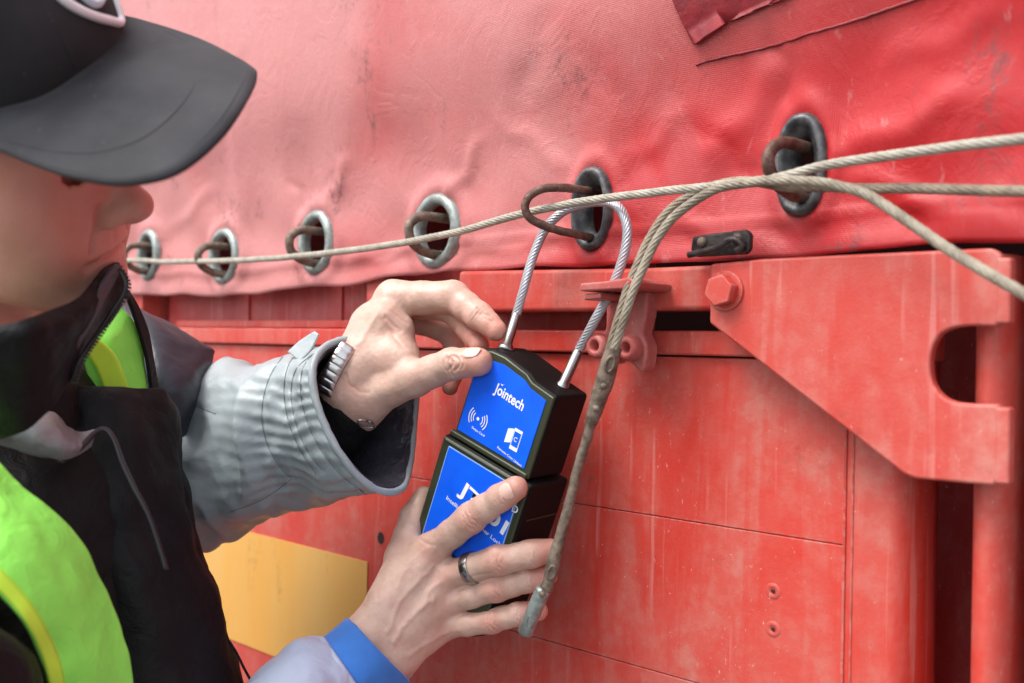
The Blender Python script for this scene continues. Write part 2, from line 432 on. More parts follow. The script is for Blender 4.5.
# --- corner post at the right
xp0 = X_(971, 500, .0); xp1 = X_(1013, 500, .0)
pp = [(xp0, .03)]
for k in range(9):
    a = math.pi-k/8*math.pi; pp.append(((xp0+xp1)/2+math.cos(a)*(xp1-xp0)/2, .012-.026*math.sin(a)))
pp += [(xp1, .12)]
pp = [(xp0, .12)]+pp
grid('corner_post', [[(x, y, z) for x, y in pp] for z in (.6, Z_(1010, 255))], MRED, TR)
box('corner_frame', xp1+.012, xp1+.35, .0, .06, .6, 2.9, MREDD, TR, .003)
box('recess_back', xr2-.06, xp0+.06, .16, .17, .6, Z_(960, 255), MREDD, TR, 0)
# --- small screws in the boards, hole near the yellow panel
def screw(px, py, r):
    c = PY(px, py, 0)
    prof = [(r*1.5, 0), (r*1.25, -.0006), (r*.9, -.0007), (r*.6, -.0003), (r*.5, .0002), (0.00001, .0003)]
    rows = [[(c.x+q*math.cos(a*math.pi/10), y-.0002, c.z+q*math.sin(a*math.pi/10)) for a in range(20)] for q, y in prof]
    o = grid('screw', rows, MREDP, TR, True)
    mesh('screw_slot', [(c.x+r*.45*math.cos(a*math.pi/6)+.0006, -.0010, c.z+r*.38*math.sin(a*math.pi/6)) for a in range(12)], [tuple(range(12))], MBLACKGAP, TR, False)
screw(773, 591, .0042); screw(773, 629, .0042)
c = PY(381, 538, 0)
mesh('drain_hole', [(c.x+.0055*math.cos(a*math.pi/8), -.0004, c.z+.0065*math.sin(a*math.pi/8)) for a in range(16)], [tuple(range(16))], MBLACKGAP, TR, False)
# --- painted yellow panel
yp = [PY(368, 562, 0), PY(368, 684, 0)]
zy1 = PY(368, 562, 0).z; zy0 = PY(272, 655, 0).z; xy = PY(368, 562, 0).x
box('yellow_panel', xy-1.6, xy, -.0012, -.0002, zy0, zy1, MYEL, TR, 0)
# --- hasp below the bar
HX = PY(628, 330, -.035)
fl = [PY(584, 296, -.066), PY(660, 296, -.045)]
zf = PY(620, 291, -.05).z
xh0, xh1 = PY(592, 300, -.045).x, PY(664, 300, -.035).x
hp = thing('_', (0, 0, 0), 'x', 'x'); bpy.data.objects.remove(hp)
prism('hasp', [(xh0+.004, zf+.001), (xh1-.014, zf+.001), (xh1-.016, zf-.020), (xh1-.020, zf-.034), (xh1-.014, zf-.044), (xh1-.016, zf-.060), (xh1-.020, zf-.066), (xh1-.030, zf-.058), (xh0+.026, zf-.050), (xh0+.016, zf-.060), (xh0+.004, zf-.056), (xh0-.001, zf-.042), (xh0+.008, zf-.030), (xh0+.008, zf-.014)],
      -.037, -.020, MHASP, TR, .003, 3)
fo = prism('hasp_flange', [(xh0+.010, zf-.001), (xh1-.002, zf), (xh1+.001, zf+.005), (xh1-.006, zf+.009), (xh0+.034, zf+.0065), (xh0+.010, zf+.0055)], -.074, -.022, MHASP, TR, .0018, 3)
fo2 = prism('hasp_flange', [(xh0+.011, zf-.008), (xh0+.028, zf-.007), (xh0+.028, zf-.0018), (xh0+.011, zf-.003)], -.070, -.022, MHASP, TR, .0015, 2)
for px, py in ((598, 346), (629, 348)):
    c = PY(px, py, -.042); rows = []
    for q, y in ((.0105, -.030), (.0105, -.042), (.0095, -.046), (.0065, -.0475), (.0045, -.0465), (.004, -.036), (.00001, -.035)):
        rows.append([(c.x+q*math.cos(a*math.pi/12), y, c.z+q*math.sin(a*math.pi/12)) for a in range(24)])
    grid('bolt', rows, MHASP, TR, True)
# black hole between hasp and bracket is the dark-coloured board behind the recess

# --- tarpaulin sheet with eyelet openings
EY = [  # px, py, outer w/h (px), kind
    (146, 255, 10, 26, 0), (220.5, 256, 14, 28, 0), (311, 242, 16.5, 32.5, 0), (430.5, 230, 23, 37.5, 0), (587, 208, 19, 42, 1), (795, 163, 25.5, 52, 1),
    (1086, 118, 38, 66, 1), (98, 258, 9, 25, 0)]
YT = -.022
ey = []
for px, py, hw, hh, kd in EY:
    c = PY(px, py, YT); a = abs(PY(px+hw, py, YT).x-PY(px-hw, py, YT).x)/2; b = abs(PY(px, py+hh, YT).z-PY(px, py-hh, YT).z)/2
    ey.append((c.x, c.z, a, b, kd, px, py))
hem = [(-400, 300), (60, 297), (115, 293), (150, 296), (185, 294), (222, 297), (260, 292), (300, 287), (350, 283), (400, 275), (440, 271), (480, 269), (560, 266), (640, 263), (700, 261), (780, 257), (860, 250), (930, 244), (1024, 240), (1300, 225)]
hx = []
for px, py in hem: p = PY(px, py, YT); hx.append((p.x, p.z))
hxx = np.array([h[0] for h in hx]); hzz = np.array([h[1] for h in hx])
zeye = np.array([(e[0], e[1]) for e in sorted(ey)])
nx, nzv = 980, 170
xs = np.concatenate([np.linspace(-5.0, -1.25, 240)[:-1], np.linspace(-1.25, .62, 560)])
ridge = [(PY(x, y, YT).x, PY(x, y, YT).z) for x, y in ((-300, 215), (200, 152), (380, 118), (560, 76), (760, 20), (1024, -60))]
rx = np.array([r[0] for r in ridge]); rz = np.array([r[1] for r in ridge])
CREASE = []
for (x0_, y0_, x1_, y1_, am, wd) in ((440, 200, 478, 140, -.005, .012), (322, 205, 345, 160, -.005, .014), (300, 210, 285, 175, .004, .010), (560, 165, 500, 120, -.004, .014), (610, 170, 680, 110, -.004, .016), (700, 160, 775, 60, -.006, .020),
        (740, 170, 690, 120, .004, .012), (835, 150, 960, 95, -.006, .016), (840, 175, 1024, 232, -.007, .013), (860, 205, 1010, 262, .004, .009), (790, 105, 770, 30, .004, .012), (650, 215, 760, 245, -.005, .012), (880, 60, 1000, 10, -.004, .018),
        (455, 255, 560, 235, -.005, .010), (340, 262, 410, 250, -.004, .009), (230, 150, 260, 60, .004, .022), (390, 120, 370, 30, -.004, .025), (520, 100, 560, 20, .004, .022), (160, 235, 210, 190, -.004, .016), (640, 165, 600, 60, .003, .018)):
    a_ = PY(x0_, y0_, YT); b_ = PY(x1_, y1_, YT); CREASE.append((a_.x, a_.z, b_.x, b_.z, am, wd))
def tarpY(x, z, zb):
    y = YT
    zr = float(np.interp(x, rx, rz))
    t = (z-zb)
    y += -.014*math.tanh((z-zr)/.05) - .004                       # pulled in below the ridge
    y += .008*mnoise.noise(Vector((x*2.4, 1.3, z*3)))
    y += .0018*mnoise.noise(Vector((x*8+4, 7.3, z*6)))
    amp = max(0, 1-t/.30)
    y += -.0065*amp*(1-abs(mnoise.noise(Vector((x*9+2, .3, z*3))))*2.2)*.6
    # radiating pleats above the eyelets, lips round them
    for (ex, ez, a, b, kd, _, _) in ey:
        dx, dz = x-ex, z-ez
        if abs(dx) > .22 or abs(dz) > .25: continue
        r = math.hypot(dx/a, dz/b); rr = math.hypot(dx, dz)
        g_ = math.exp(-(rr/.085)**2)
        y += .0055*g_
        if r < 2.2: y += -.005*math.exp(-((r-1.18)/.28)**2)
        th = math.atan2(dz, dx); y += .0022*math.cos(th*5+ex*30)*math.exp(-((rr-.085)/.05)**2)
    for (ax_, az_, bx_, bz_, am, wd) in CREASE:
        ux, uz = bx_-ax_, bz_-az_; L2 = ux*ux+uz*uz; k = ((x-ax_)*ux+(z-az_)*uz)/L2
        if -.3 < k < 1.3:
            d = ((x-ax_)*uz-(z-az_)*ux)/math.sqrt(L2)+.004*math.sin(k*9)
            wd = wd*.62
            if abs(d) < wd*3: y += .52*am*math.exp(-(d/wd)**2)*math.exp(-(max(0, abs(k-.5)-.3)/.25)**2)
    if t < .016: y += -.0035*math.cos(t/.016*math.pi/2)
    y += -.0022*math.exp(-((t-.030)/.0028)**2)
    return y
def tY(x, z): return tarpY(x, z, float(np.interp(x, hxx, hzz)))
V = []; F = []; cols = len(xs); Z1 = 2.75
tt = np.concatenate([np.linspace(0, .62, 150), np.linspace(.66, 1.5, 20)])
for t in tt:
    for x in xs:
        zb = float(np.interp(x, hxx, hzz)) + .003*mnoise.noise(Vector((x*14, 0, 0)))
        z = zb+t; V.append((x, tarpY(x, z, zb), z))
nt_ = len(tt)
for i in range(nt_-1):
    for j in range(cols-1):
        cx_ = (V[i*cols+j][0]+V[(i+1)*cols+j+1][0])/2; cz_ = (V[i*cols+j][2]+V[(i+1)*cols+j+1][2])/2
        hole = False
        for (ex, ez, a, b, kd, _, _) in ey:
            if abs(cx_-ex) < .05 and ((cx_-ex)/(a*.80))**2+((cz_-ez)/(b*.84))**2 < 1: hole = True; break
        if not hole: F.append((i*cols+j, i*cols+j+1, (i+1)*cols+j+1, (i+1)*cols+j))
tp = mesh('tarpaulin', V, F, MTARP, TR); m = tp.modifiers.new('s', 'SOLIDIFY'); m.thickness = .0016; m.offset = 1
# stitched seam and loose flap at the top of the sheet
P = [PY(x, y, -.028) for x, y in ((690, 63), (702, 58), (740, 48), (770, 41), (800, 33), (850, 17), (905, -2), (960, -22))]
P = [Vector((p.x, tY(p.x, p.z)-.0022, p.z)) for p in P]
pts = spline(P, 10); pts = [Vector(p)+Vector((0, 0, .0007*nz(p, 160))) for p in pts]
seam = tube('seam', pts, [.0011+.0006*abs(nz(p, 90)) for p in pts], MFLAP, TR, 6)
fp = [(662, -60), (674, 0), (680, 20), (688, 43), (700, 33), (722, 20), (756, 6), (790, -8), (830, -60)]
q = [PY(x, y, -.034) for x, y in fp]
bm = bmesh.new(); f = bm.faces.new([bm.verts.new((p.x, 0, p.z)) for p in q])
bmesh.ops.triangulate(bm, faces=[f]); bmesh.ops.subdivide_edges(bm, edges=bm.edges, cuts=6, use_grid_fill=True)
for v in bm.verts:
    lip = max(0, 1-(v.co.x-q[2].x)/.10); v.co.y = tY(v.co.x, v.co.z)-.0045-.001*lip
me = bpy.data.meshes.new('patch_flap'); bm.to_mesh(me); bm.free(); o = link('patch_flap', me, MFLAP, TR)
m = o.modifiers.new('s', 'SOLIDIFY'); m.thickness = .0015

# eyelets + staples
def eyelet(ex, ez, a, b, kd, px, py):
    y0 = sum(tY(ex+a*math.cos(q), ez+b*math.sin(q)) for q in [k*.5236 for k in range(12)])/12; y0 = (y0+min(tY(ex+a*math.cos(q), ez+b*math.sin(q)) for q in [k*.5236 for k in range(12)]))/2
    pr_ = [(1.03, .003), (1.0, -.0015), (.93, -.0042), (.84, -.0050), (.75, -.0038), (.70, .000), (.69, .007)] if kd == 0 else \
          [(1.03, .003), (1.0, -.003), (.93, -.0065), (.85, -.0062), (.78, -.003), (.70, .001), (.60, .004), (.57, .012)]
    rows = []
    for s_, dy in pr_:
        n = 40; row = []
        for k in range(n):
            th = 2*math.pi*k/n; e = 2.0 if kd == 0 else 2.3
            cx_ = math.copysign(abs(math.cos(th))**(2/e), math.cos(th)); cz_ = math.copysign(abs(math.sin(th))**(2/e), math.sin(th))
            sx = a-(1-s_)*b if kd == 0 else a-(1-s_)*b*.82
            row.append((ex+cx_*max(sx, a*.3), y0+dy-.002, ez+cz_*b*s_))
        rows.append(row)
    o = grid('eyelet', rows, MZINC if kd == 0 else MRUBBER, TR, True)
    displace(o, lambda p: .0004*nz(p, 90))
    return y0-.002
def staple(ey_, y0, kd):
    ex, ez, a, b, _, px, py = ey_
    pro = .034 if kd == 0 else .046
    pts = [(ex+a*.1, .07, ez+b*.34), (ex+a*.1, y0-.004, ez+b*.34), (ex, y0-pro*.7, ez+b*.30), (ex-.002, y0-pro, ez+b*.02), (ex-.002, y0-pro*.9, ez-b*.35), (ex, y0-pro*.45, ez-b*.60), (ex+a*.1, y0+.01, ez-b*.66), (ex+a*.1, .07, ez-b*.66)]
    C = spline(pts, 8)
    o = tube('staple_ring', C, .0048 if kd == 0 else .0046, MRUST if kd else MGSTEEL, TR, 12); displace(o, lambda p: .0006*nz(p, 150))
EYY = []
for e in ey:
    y0 = eyelet(*e); EYY.append(y0)
    if e[5] != 587: staple(e, y0, e[4])
# the pulled-out loop that takes the lock cable
e = ey[4]; y0 = EYY[4]
lp = [(600, 193, .05), (588, 191, -.02), (566, 188, -.048), (543, 189, -.066), (529, 197, -.074), (525, 208, -.076), (531, 219, -.072), (550, 228, -.058), (575, 234, -.036), (592, 238, -.01), (600, 240, .05)]
C = spline([tuple(PY(*q)) for q in lp], 8); o = tube('staple_ring', C, .0036, MRUST, TR, 12); displace(o, lambda p: .0005*nz(p, 200))
# black wire latch on the tarp
c0 = [(692, 236), (745, 229), (750, 234), (749, 250), (744, 254), (694, 257), (690, 250)]
prism('latch_plate', pxpoly(c0, -.037), -.037, -.030, MBSTEEL, TR, .002, 2)
lw = [(689, 255, -.041), (702, 252, -.044), (718, 247, -.045), (728, 240, -.045), (737, 240, -.044), (742, 246, -.042), (736, 251, -.041)]
tube('latch_wire', spline([tuple(PY(*q)) for q in lw], 8), .0026, MBSTEEL, TR, 10)
for px, py in ((702, 242), (737, 238)):
    c = PY(px, py, -.038); grid('rivet', [[(c.x+q*math.cos(a*math.pi/8), y, c.z+q*math.sin(a*math.pi/8)) for a in range(16)] for q, y in ((.0042, -.036), (.004, -.039), (.0028, -.0405), (.00001, -.041))], MGSTEEL, TR, True)

# =================================================================== CORDS
def cord(name, pts, r, mat, label, pitch=.045, group=None, tw=True):
    C = resample([tuple(p) for p in spline([tuple(PY(*q)) for q in pts], 14)], .0025)
    C = [c+Vector((0, .0006*nz(c, 25, 3), .0010*nz(c, 18, 9))) for c in C]
    parts = strands(C, r*.60, r*.42, 7, pitch, 8)+[tube_data(C, r*.86, 10)]
    return tag(merge(name, parts, mat), label, 'cord', group)
cord('lacing_cord', [(60, 258, -.052), (115, 260, -.05), (146, 261, -.050), (220, 261, -.052), (311, 255, -.052), (430, 238, -.053), (525, 213, -.058), (560, 206, -.056), (587, 201, -.054), (680, 189.5, -.054), (768, 179, -.056), (826, 165, -.057), (900, 155, -.055), (1024, 138, -.056), (1200, 120, -.056)],
     .0035, MROPE, 'long taut beige cord laced through the eyelet rings along the whole tarpaulin')
cord('loose_cord', [(611, 358, -.078), (616, 344, -.080), (625, 316, -.080), (633, 291, -.078), (644, 266, -.073), (657, 240, -.068), (677, 214, -.063), (712, 190, -.061), (746, 183, -.062), (776, 180, -.066), (812, 181, -.067), (840, 186, -.066), (870, 196, -.066), (914, 225, -.068), (951, 251, -.072), (1024, 294, -.078), (1150, 360, -.08)],
     .0036, MROPE3, 'beige cord running from rod past the last ring down across the hinge bracket')
cord('brown_cord', [(607, 358, -.074), (611, 344, -.074), (619, 316, -.074), (627, 291, -.072), (637, 266, -.067), (650, 238, -.060), (671, 209, -.055), (706, 188, -.052), (745, 181, -.051), (790, 187, -.050), (826, 187, -.046), (885, 188.5, -.044), (1024, 191, -.046), (1200, 195, -.05)],
     .0036, MROPE2, 'brown weathered cord running level to the right edge below the taut one')
# steel end rod with slotted fittings
rod = thing('cord_end_rod', PY(602, 345, -.078), 'grimy slotted steel end rod hanging beside the black lock, tipped with a grey tube', 'cord end')
def PYs(L, n=8): return spline([(*PY(x, y, Y), r) for x, y, Y, r in L], n)
A = PYs([(615, 347, -.078, .0056), (610, 362, -.078, .0068), (605, 380, -.078, .0070), (599, 398, -.079, .0068), (594, 414, -.080, .0056), (590, 428, -.080, .0044), (580, 460, -.081, .0040), (573, 487, -.083, .0040), (566, 515, -.086, .0040), (559, 540, -.090, .0044), (556, 552, -.092, .0052), (553, 566, -.093, .0058), (549, 580, -.094, .0052), (546, 590, -.095, .0052)])
o = tube('rod', [a[:3] for a in A], [a[3] for a in A], MGSTEEL, rod, 16); displace(o, lambda p: .0009*nz(p, 90)+.0003*nz(p, 320))
B = [PY(544, 588, -.096), PY(534, 611, -.0965), PY(525, 633, -.097)]
ax = (B[2]-B[0]).normalized()
rows = []
C_, T_, N_ = frames([B[0], B[0]+ax*.003, B[1], B[2], B[2], B[2]-ax*.006])
o = tube('end_tube', [B[0], B[0]+ax*.003, B[1], B[2]-ax*.001, B[2], B[2]-ax*.0006, B[2]-ax*.014], [.0054, .0063, .0063, .0063, .0060, .0046, .0046], MZINC, rod, 20)
def toring(name, c, ax1, ax2, a, b, r, mat, parent):
    P = [c+ax1*(a*math.cos(t*math.pi/10))+ax2*(b*math.sin(t*math.pi/10)) for t in range(21)]
    return tube(name, P, r, mat, parent, 8)
vr = Rt
def fitting(px, py, Y, r, a, b, mat, rr=.0013):
    c = PY(px, py, Y)-Fw*r; t = (PY(px-5, py+18, Y)-PY(px, py, Y)).normalized(); s_ = t.cross(Fw).normalized()
    toring('slot_rim', c, t, s_, a, b, rr, mat, rod)
    V = [c+Fw*.0004+t*(a*math.cos(k*math.pi/8))+s_*(b*math.sin(k*math.pi/8)) for k in range(16)]
    mesh('slot', V, [tuple(range(16))], MBLACKGAP, rod, False)
fitting(609, 364, -.078, .0068, .0062, .0030, MGSTEEL)
fitting(551, 571, -.0935, .0056, .0058, .0028, MGSTEEL, .0014)
fitting(529.5, 619, -.097, .0063, .0052, .0022, MZINC, .0005)
for px, py, Y, r in ((603, 386, -.078, .0062), (596, 408, -.079, .0055), (542, 592, -.096, .0055)):
    c = PY(px, py, Y)-Fw*r; bm = bmesh.new(); bmesh.ops.create_uvsphere(bm, u_segments=12, v_segments=8, radius=.0030)
    for v in bm.verts: v.co = v.co+c
    me = bpy.data.meshes.new('rivet'); bm.to_mesh(me); bm.free(); link('rivet', me, MGSTEEL, rod)

# =================================================================== ELECTRONIC LOCK
Oc = np.array([-0.04617, 0.07741, 0.87])
RM = np.array([[0.734, -0.288, 0.615], [0.369, 0.93, -0.004], [-0.57, 0.23, 0.789]])
DO = CAM + C2W(Oc); AX = C2W(RM[:, 0]).normalized(); AD = C2W(RM[:, 2]); AD = (AD-AX*AX.dot(AD)).normalized()
AH = AD.cross(AX).normalized()
if AH.dot(C2W(RM[:, 1])) < 0: AH = -AH
def DL(x, y, z=0): return DO+AX*x+AH*y+AD*z
def dev(px, py, z=0):
    r = ray(px, py); t = (DO+AD*z-CAM).dot(AD)/r.dot(AD); p = CAM+r*t-DO; return (p.dot(AX), p.dot(AH))
def dd(px, py, z=0):
    r = ray(px, py); return (DO+AD*z-CAM).dot(AD)/r.dot(AD)
LK = thing('electronic_padlock', DL(.04, .1, .04), 'black lock box with two bright blue face labels, held in both hands on wire cable', 'electronic lock')
def dprism(name, pts, z0, z1, mat, parent=LK, bv=.0015, seg=2, smooth=True):
    bm = bmesh.new(); vs = [bm.verts.new(DL(x, y, z0)) for x, y in pts]; f = bm.faces.new(vs)
    r = bmesh.ops.extrude_face_region(bm, geom=[f])
    for v in r['geom']:
        if isinstance(v, bmesh.types.BMVert): v.co = v.co+AD*(z1-z0)
    bmesh.ops.recalc_face_normals(bm, faces=bm.faces); me = bpy.data.meshes.new(name); bm.to_mesh(me); bm.free()
    o = link(name, me, mat, parent, False)
    if bv: bevel(o, bv, seg); weld_auto(o)
    return o
MCASE = NT('black_abs_plastic'); MCASE.base((.006, .006, .006)); MCASE.b.inputs['Specular IOR Level'].default_value = .12; MCASE.rough(.5); MCASE.bump(MCASE.noise(900, 3), .00015, .6); MCASE = MCASE.m
MBEV = simple('satin_olive_black_frame', (.035, .042, .022), .30, 0, 600, .0001)
def blue():
    t = NT('bright_blue_label'); t.base(t.mix(t.ramp(t.noise(30, 4), .3, .7), (.004, .10, .80), (.006, .125, .88))); t.rough(.30); return t.m
MBLUE = blue(); MWHITE = simple('white_print', (.80, .83, .88), .5)
u0 = [dev(*p) for p in ((480, 347), (493, 349), (506, 355), (530, 373), (535, 381), (554, 395))]
xl, xr_ = dev(455, 431)[0], .0855
TOPY = min(p[1] for p in u0)
up = [(xl, u0[0][1])]+[(p[0], p[1]) for p in u0[1:-1]]+[(xr_, u0[-1][1]), (xr_, .006), (xl, .006)]
up[0] = (xl+.002, up[0][1])
dprism('upper_case', up, .0, .046, MCASE, LK, .003, 3)
fr = [(x+(.0012 if x < .03 else -.0012), y+(.0015 if y < 0 else 0)) for x, y in up]
dprism('upper_frame', fr, -.0022, .001, MBEV, LK, .0016, 3)
lo = [(-.011, .0075), (.0915, .0075), (.0915, .150), (.080, .158), (-.003, .158), (-.011, .150)]
dprism('lower_case', lo, -.004, .050, MCASE, LK, .003, 3)
lf = [(-.0095, .009), (.090, .009), (.090, .149), (.079, .1565), (-.002, .1565), (-.0095, .149)]
dprism('lower_frame', lf, -.0062, -.003, MBEV, LK, .0016, 3)
dprism('ridge', [(-.006, .0012), (.083, .0012), (.083, .0058), (-.006, .0058)], -.0042, .001, MBEV, LK, .0012, 2)
dprism('ridge', [(-.006, .0100), (.083, .0100), (.083, .0118), (-.006, .0118)], -.0076, -.005, MBEV, LK, .0006, 2)
# blue labels
bt = [dev(*p) for p in ((492, 362), (506, 364.5), (526.7, 380), (533, 389), (547, 400))]
bl = [(.0005, bt[0][1])]+bt[1:4]+[(.078, bt[4][1]), (.078, -.0015), (.0005, -.0015)]
dprism('blue_label', bl, -.0030, -.0020, MBLUE, LK, 0)
lb0 = .0150
dprism('blue_label', [(.0005, lb0), (.0835, lb0), (.0835, .100), (.0005, .100)], -.0070, -.0060, MBLUE, LK, 0)
MPALE = simple('pale_blue_line', (.25, .45, .9), .4)
for (x0, y0_, x1, y1) in ((-.0003, lb0-.0007, .0843, lb0), (-.0003, lb0, .0004, .100), (.0836, lb0, .0843, .100)):
    dprism('label_edge', [(x0, y0_), (x1, y0_), (x1, y1), (x0, y1)], -.0072, -.0060, MPALE, LK, 0)
def dtext(s_, px, py, px2, py2, h, z, name='lettering', width=None, bold=0, mat=None):
    """text whose baseline starts at one pixel and ends at another, on the face plane"""
    cu = bpy.data.curves.new('t', 'FONT'); cu.body = s_; cu.size = 1; cu.extrude = 0; cu.offset = bold
    o = bpy.data.objects.new('t', cu); COL.objects.link(o); bpy.context.view_layer.update()
    me = bpy.data.meshes.new_from_object(o.evaluated_get(bpy.context.evaluated_depsgraph_get())); bpy.data.objects.remove(o)
    xs_ = [v.co.x for v in me.vertices]; w0 = max(xs_)-min(xs_); x0 = min(xs_)
    a = Vector(dev(px, py, z)); b = Vector(dev(px2, py2, z)); L = (b-a).length; d = (b-a)/L; n = Vector((d.y, -d.x))
    for v in me.vertices:
        u = (v.co.x-x0)/w0*L; t = v.co.y*h/.7; q = a+d*u+n*t; v.co = DL(q.x, q.y, z)
    me.update(); return link(name, me, mat or MWHITE, LK, False)
dtext('Jointech', 493.5, 391.5, 522, 411, .0088, -.0034, bold=.022)
p = dev(505, 384.5)
dprism('lettering', [(p[0]-.002, p[1]), (p[0], p[1]+.0012), (p[0]+.0022, p[1]-.001), (p[0]+.0006, p[1]+.0001)], -.0034, -.0031, MWHITE, LK, 0)
dtext('Swipe Card', 471.5, 428, 484, 437, .0021, -.0034, bold=.01)
dtext('Remote Com Unlock', 497, 448, 521.5, 467.5, .0021, -.0034, bold=.01)
dtext('JT701', 458, 491.5, 503, 535, .0125, -.0074, bold=.03)
dtext('D', 511.5, 511, 517, 514, .0062, -.0074, bold=.02)
dtext('Intelligent Container Lock', 446, 499, 500.5, 547, .0036, -.0074, bold=.01)
def arcband(cx_, cy_, r0, r1, a0, a1, z, n=14):
    V = []; F = []
    for k in range(n+1):
        a = math.radians(a0+(a1-a0)*k/n)
        for r in (r0, r1): V.append(DL(cx_+r*math.cos(a), cy_+r*math.sin(a), z))
    for k in range(n): F.append((2*k, 2*k+1, 2*k+3, 2*k+2))
    return V, F
cc = dev(480.5, 418.5); parts = [arcband(*cc, 0, .0016, 0, 360, -.0034)]
for r in (.0048, .0072, .0098):
    if r < .007: r0 = r
    for s_ in (0, 180): parts.append(arcband(*cc, r, r+.0009, s_-42, s_+42, -.0034))
merge('card_symbol', parts, MWHITE, LK, False)
# phone symbol with a small tag (code pattern left out)
cp = dev(518, 441)
def rr(cx_, cy_, w_, h_, sk=0): return [(cx_-w_/2, cy_-h_/2-sk), (cx_+w_/2, cy_-h_/2+sk), (cx_+w_/2, cy_+h_/2+sk), (cx_-w_/2, cy_+h_/2-sk)]
dprism('phone_symbol', rr(cp[0], cp[1]-.001, .0085, .0185), -.0034, -.0030, MWHITE, LK, 0)
dprism('phone_symbol', rr(cp[0], cp[1]-.0016, .0068, .0125), -.0037, -.0033, MBLUE, LK, 0)
dprism('phone_symbol', rr(cp[0]-.0078, cp[1]-.0018, .0062, .0125, -.0012), -.0034, -.0030, MWHITE, LK, 0)
merge('phone_symbol', [arcband(cp[0], cp[1]-.0016, .0014, .0020, 40, 320, -.0039)], MWHITE, LK, False)
# side seams and a small ring mark
for y in (.040, .074):
    dprism('side_seam', [(.0905, y), (.0919, y), (.0919, y+.0010), (.0905, y+.0010)], .004, .046, MBEV, LK, 0)
# ferrules and wire cable
def cyl(name, a, b, r, mat, parent, k=20, prof=None):
    prof = prof or [(0, r), (1, r)]
    return tube(name, [a.lerp(b, t) for t, _ in prof], [q for _, q in prof], mat, parent, k)
fa, fb = PD(506, 348, .862), PD(517, 313, .868)
cyl('ferrule', fa, fb, .004, MCHROME, LK, 20, [(-.1, .0070), (.04, .0070), (.05, .0060), (.11, .0056), (.13, .0042), (.92, .0040), (.99, .0036), (1, .003)])
fc, fd = PD(559, 394, .836), PD(579, 350, .842)
cyl('ferrule', fc, fd, .005, MCHROME, LK, 20, [(0, .0058), (.22, .0056), (.25, .0046), (.93, .0044), (.99, .0040), (1, .003)])
cp_ = [fa.lerp(fb, .8), fb.lerp(fa, 0)]+[PY(*q) for q in ((524, 288, -.058), (533, 257, -.052), (545, 230, -.046), (560, 214, -.040), (576, 206, -.034), (596, 202, -.034), (614, 204, -.040), (625, 218, -.044), (627, 240, -.045), (620, 268, -.046), (608, 296, -.046), (595, 320, -.048))]+[fd, fc.lerp(fd, .8)]
C = resample([tuple(p) for p in spline([tuple(p) for p in cp_], 14)], .0012)
merge('wire_shackle', strands(C, .0027, .00145, 8, .030, 6)+[tube_data(C, .0024, 8)], MWIRE, LK)

# =================================================================== PERSON
PE = thing('person', Vector((PD(-60, 600, .80).x, PD(-60, 600, .80).y, 0)), 'person in black cap, dark jacket and lime vest, fastening the blue lock with both hands', 'person')
def skin_mat():
    t = NT('skin'); at = t.n('ShaderNodeAttribute'); at.attribute_name = 'red'; at = at.outputs['Fac']
    f = t.ramp(t.noise(70, 5, .6), .3, .7)
    c = t.mix(f, (.52, .335, .262), (.60, .41, .33)); c = t.mix(t.mul(at, .78), c, (.56, .19, .14))
    c = t.mix(t.mul(t.ramp(t.noise(38, 4), .52, .72), .30), c, (.60, .31, .26))
    spk = t.ramp(t.noise(1300, 2, .6), .56, .70); c = t.mix(t.mul(spk, .22), c, (.30, .16, .12))
    t.base(c); t.rough(t.ramp(t.noise(50, 4), .3, .7, .40, .56)); t.b.inputs['Subsurface Weight'].default_value = .18
    t.b.inputs['Subsurface Radius'].default_value = (1, .35, .2); t.b.inputs['Subsurface Scale'].default_value = .004
    vo = t.n('ShaderNodeTexVoronoi'); vo.inputs['Scale'].default_value = 950; t.l(t.geo, vo.inputs['Vector'])
    t.bump(vo.outputs['Distance'], .00022, .5); t.bump(t.noise(260, 5, .7), .0005, .5)
    return t.m
MSKIN = skin_mat()
MNAIL = simple('fingernail', (.74, .46, .38), .38)
BODYV, BODYF, BODYR = [], [], []
def add_skin(V, F, red):
    off = sum(len(v) for v in BODYV); BODYV.append(V); BODYF.append(F+off); BODYR.append(red)
def J(px, py, d): return np.array(PD(px, py, d), np.float32)
def mids(ch, amt=.93):
    out = [ch[0]]
    for a, b in zip(ch, ch[1:]):
        out.append(((a[0]+b[0])/2, (a[1]+b[1])/2*amt)); out.append(b)
    return out
def surfpt(V, px, py):
    q = V-np.array(CAM, np.float32); z = q@np.array(Fw, np.float32); x = CX+FPX*(q@np.array(Rt, np.float32))/z; y = CY-FPX*(q@np.array(Up, np.float32))/z
    m_ = (x-px)**2+(y-py)**2 < 9
    if not m_.any(): return None
    i = np.argmin(np.where(m_, z, 9)); return V[i]
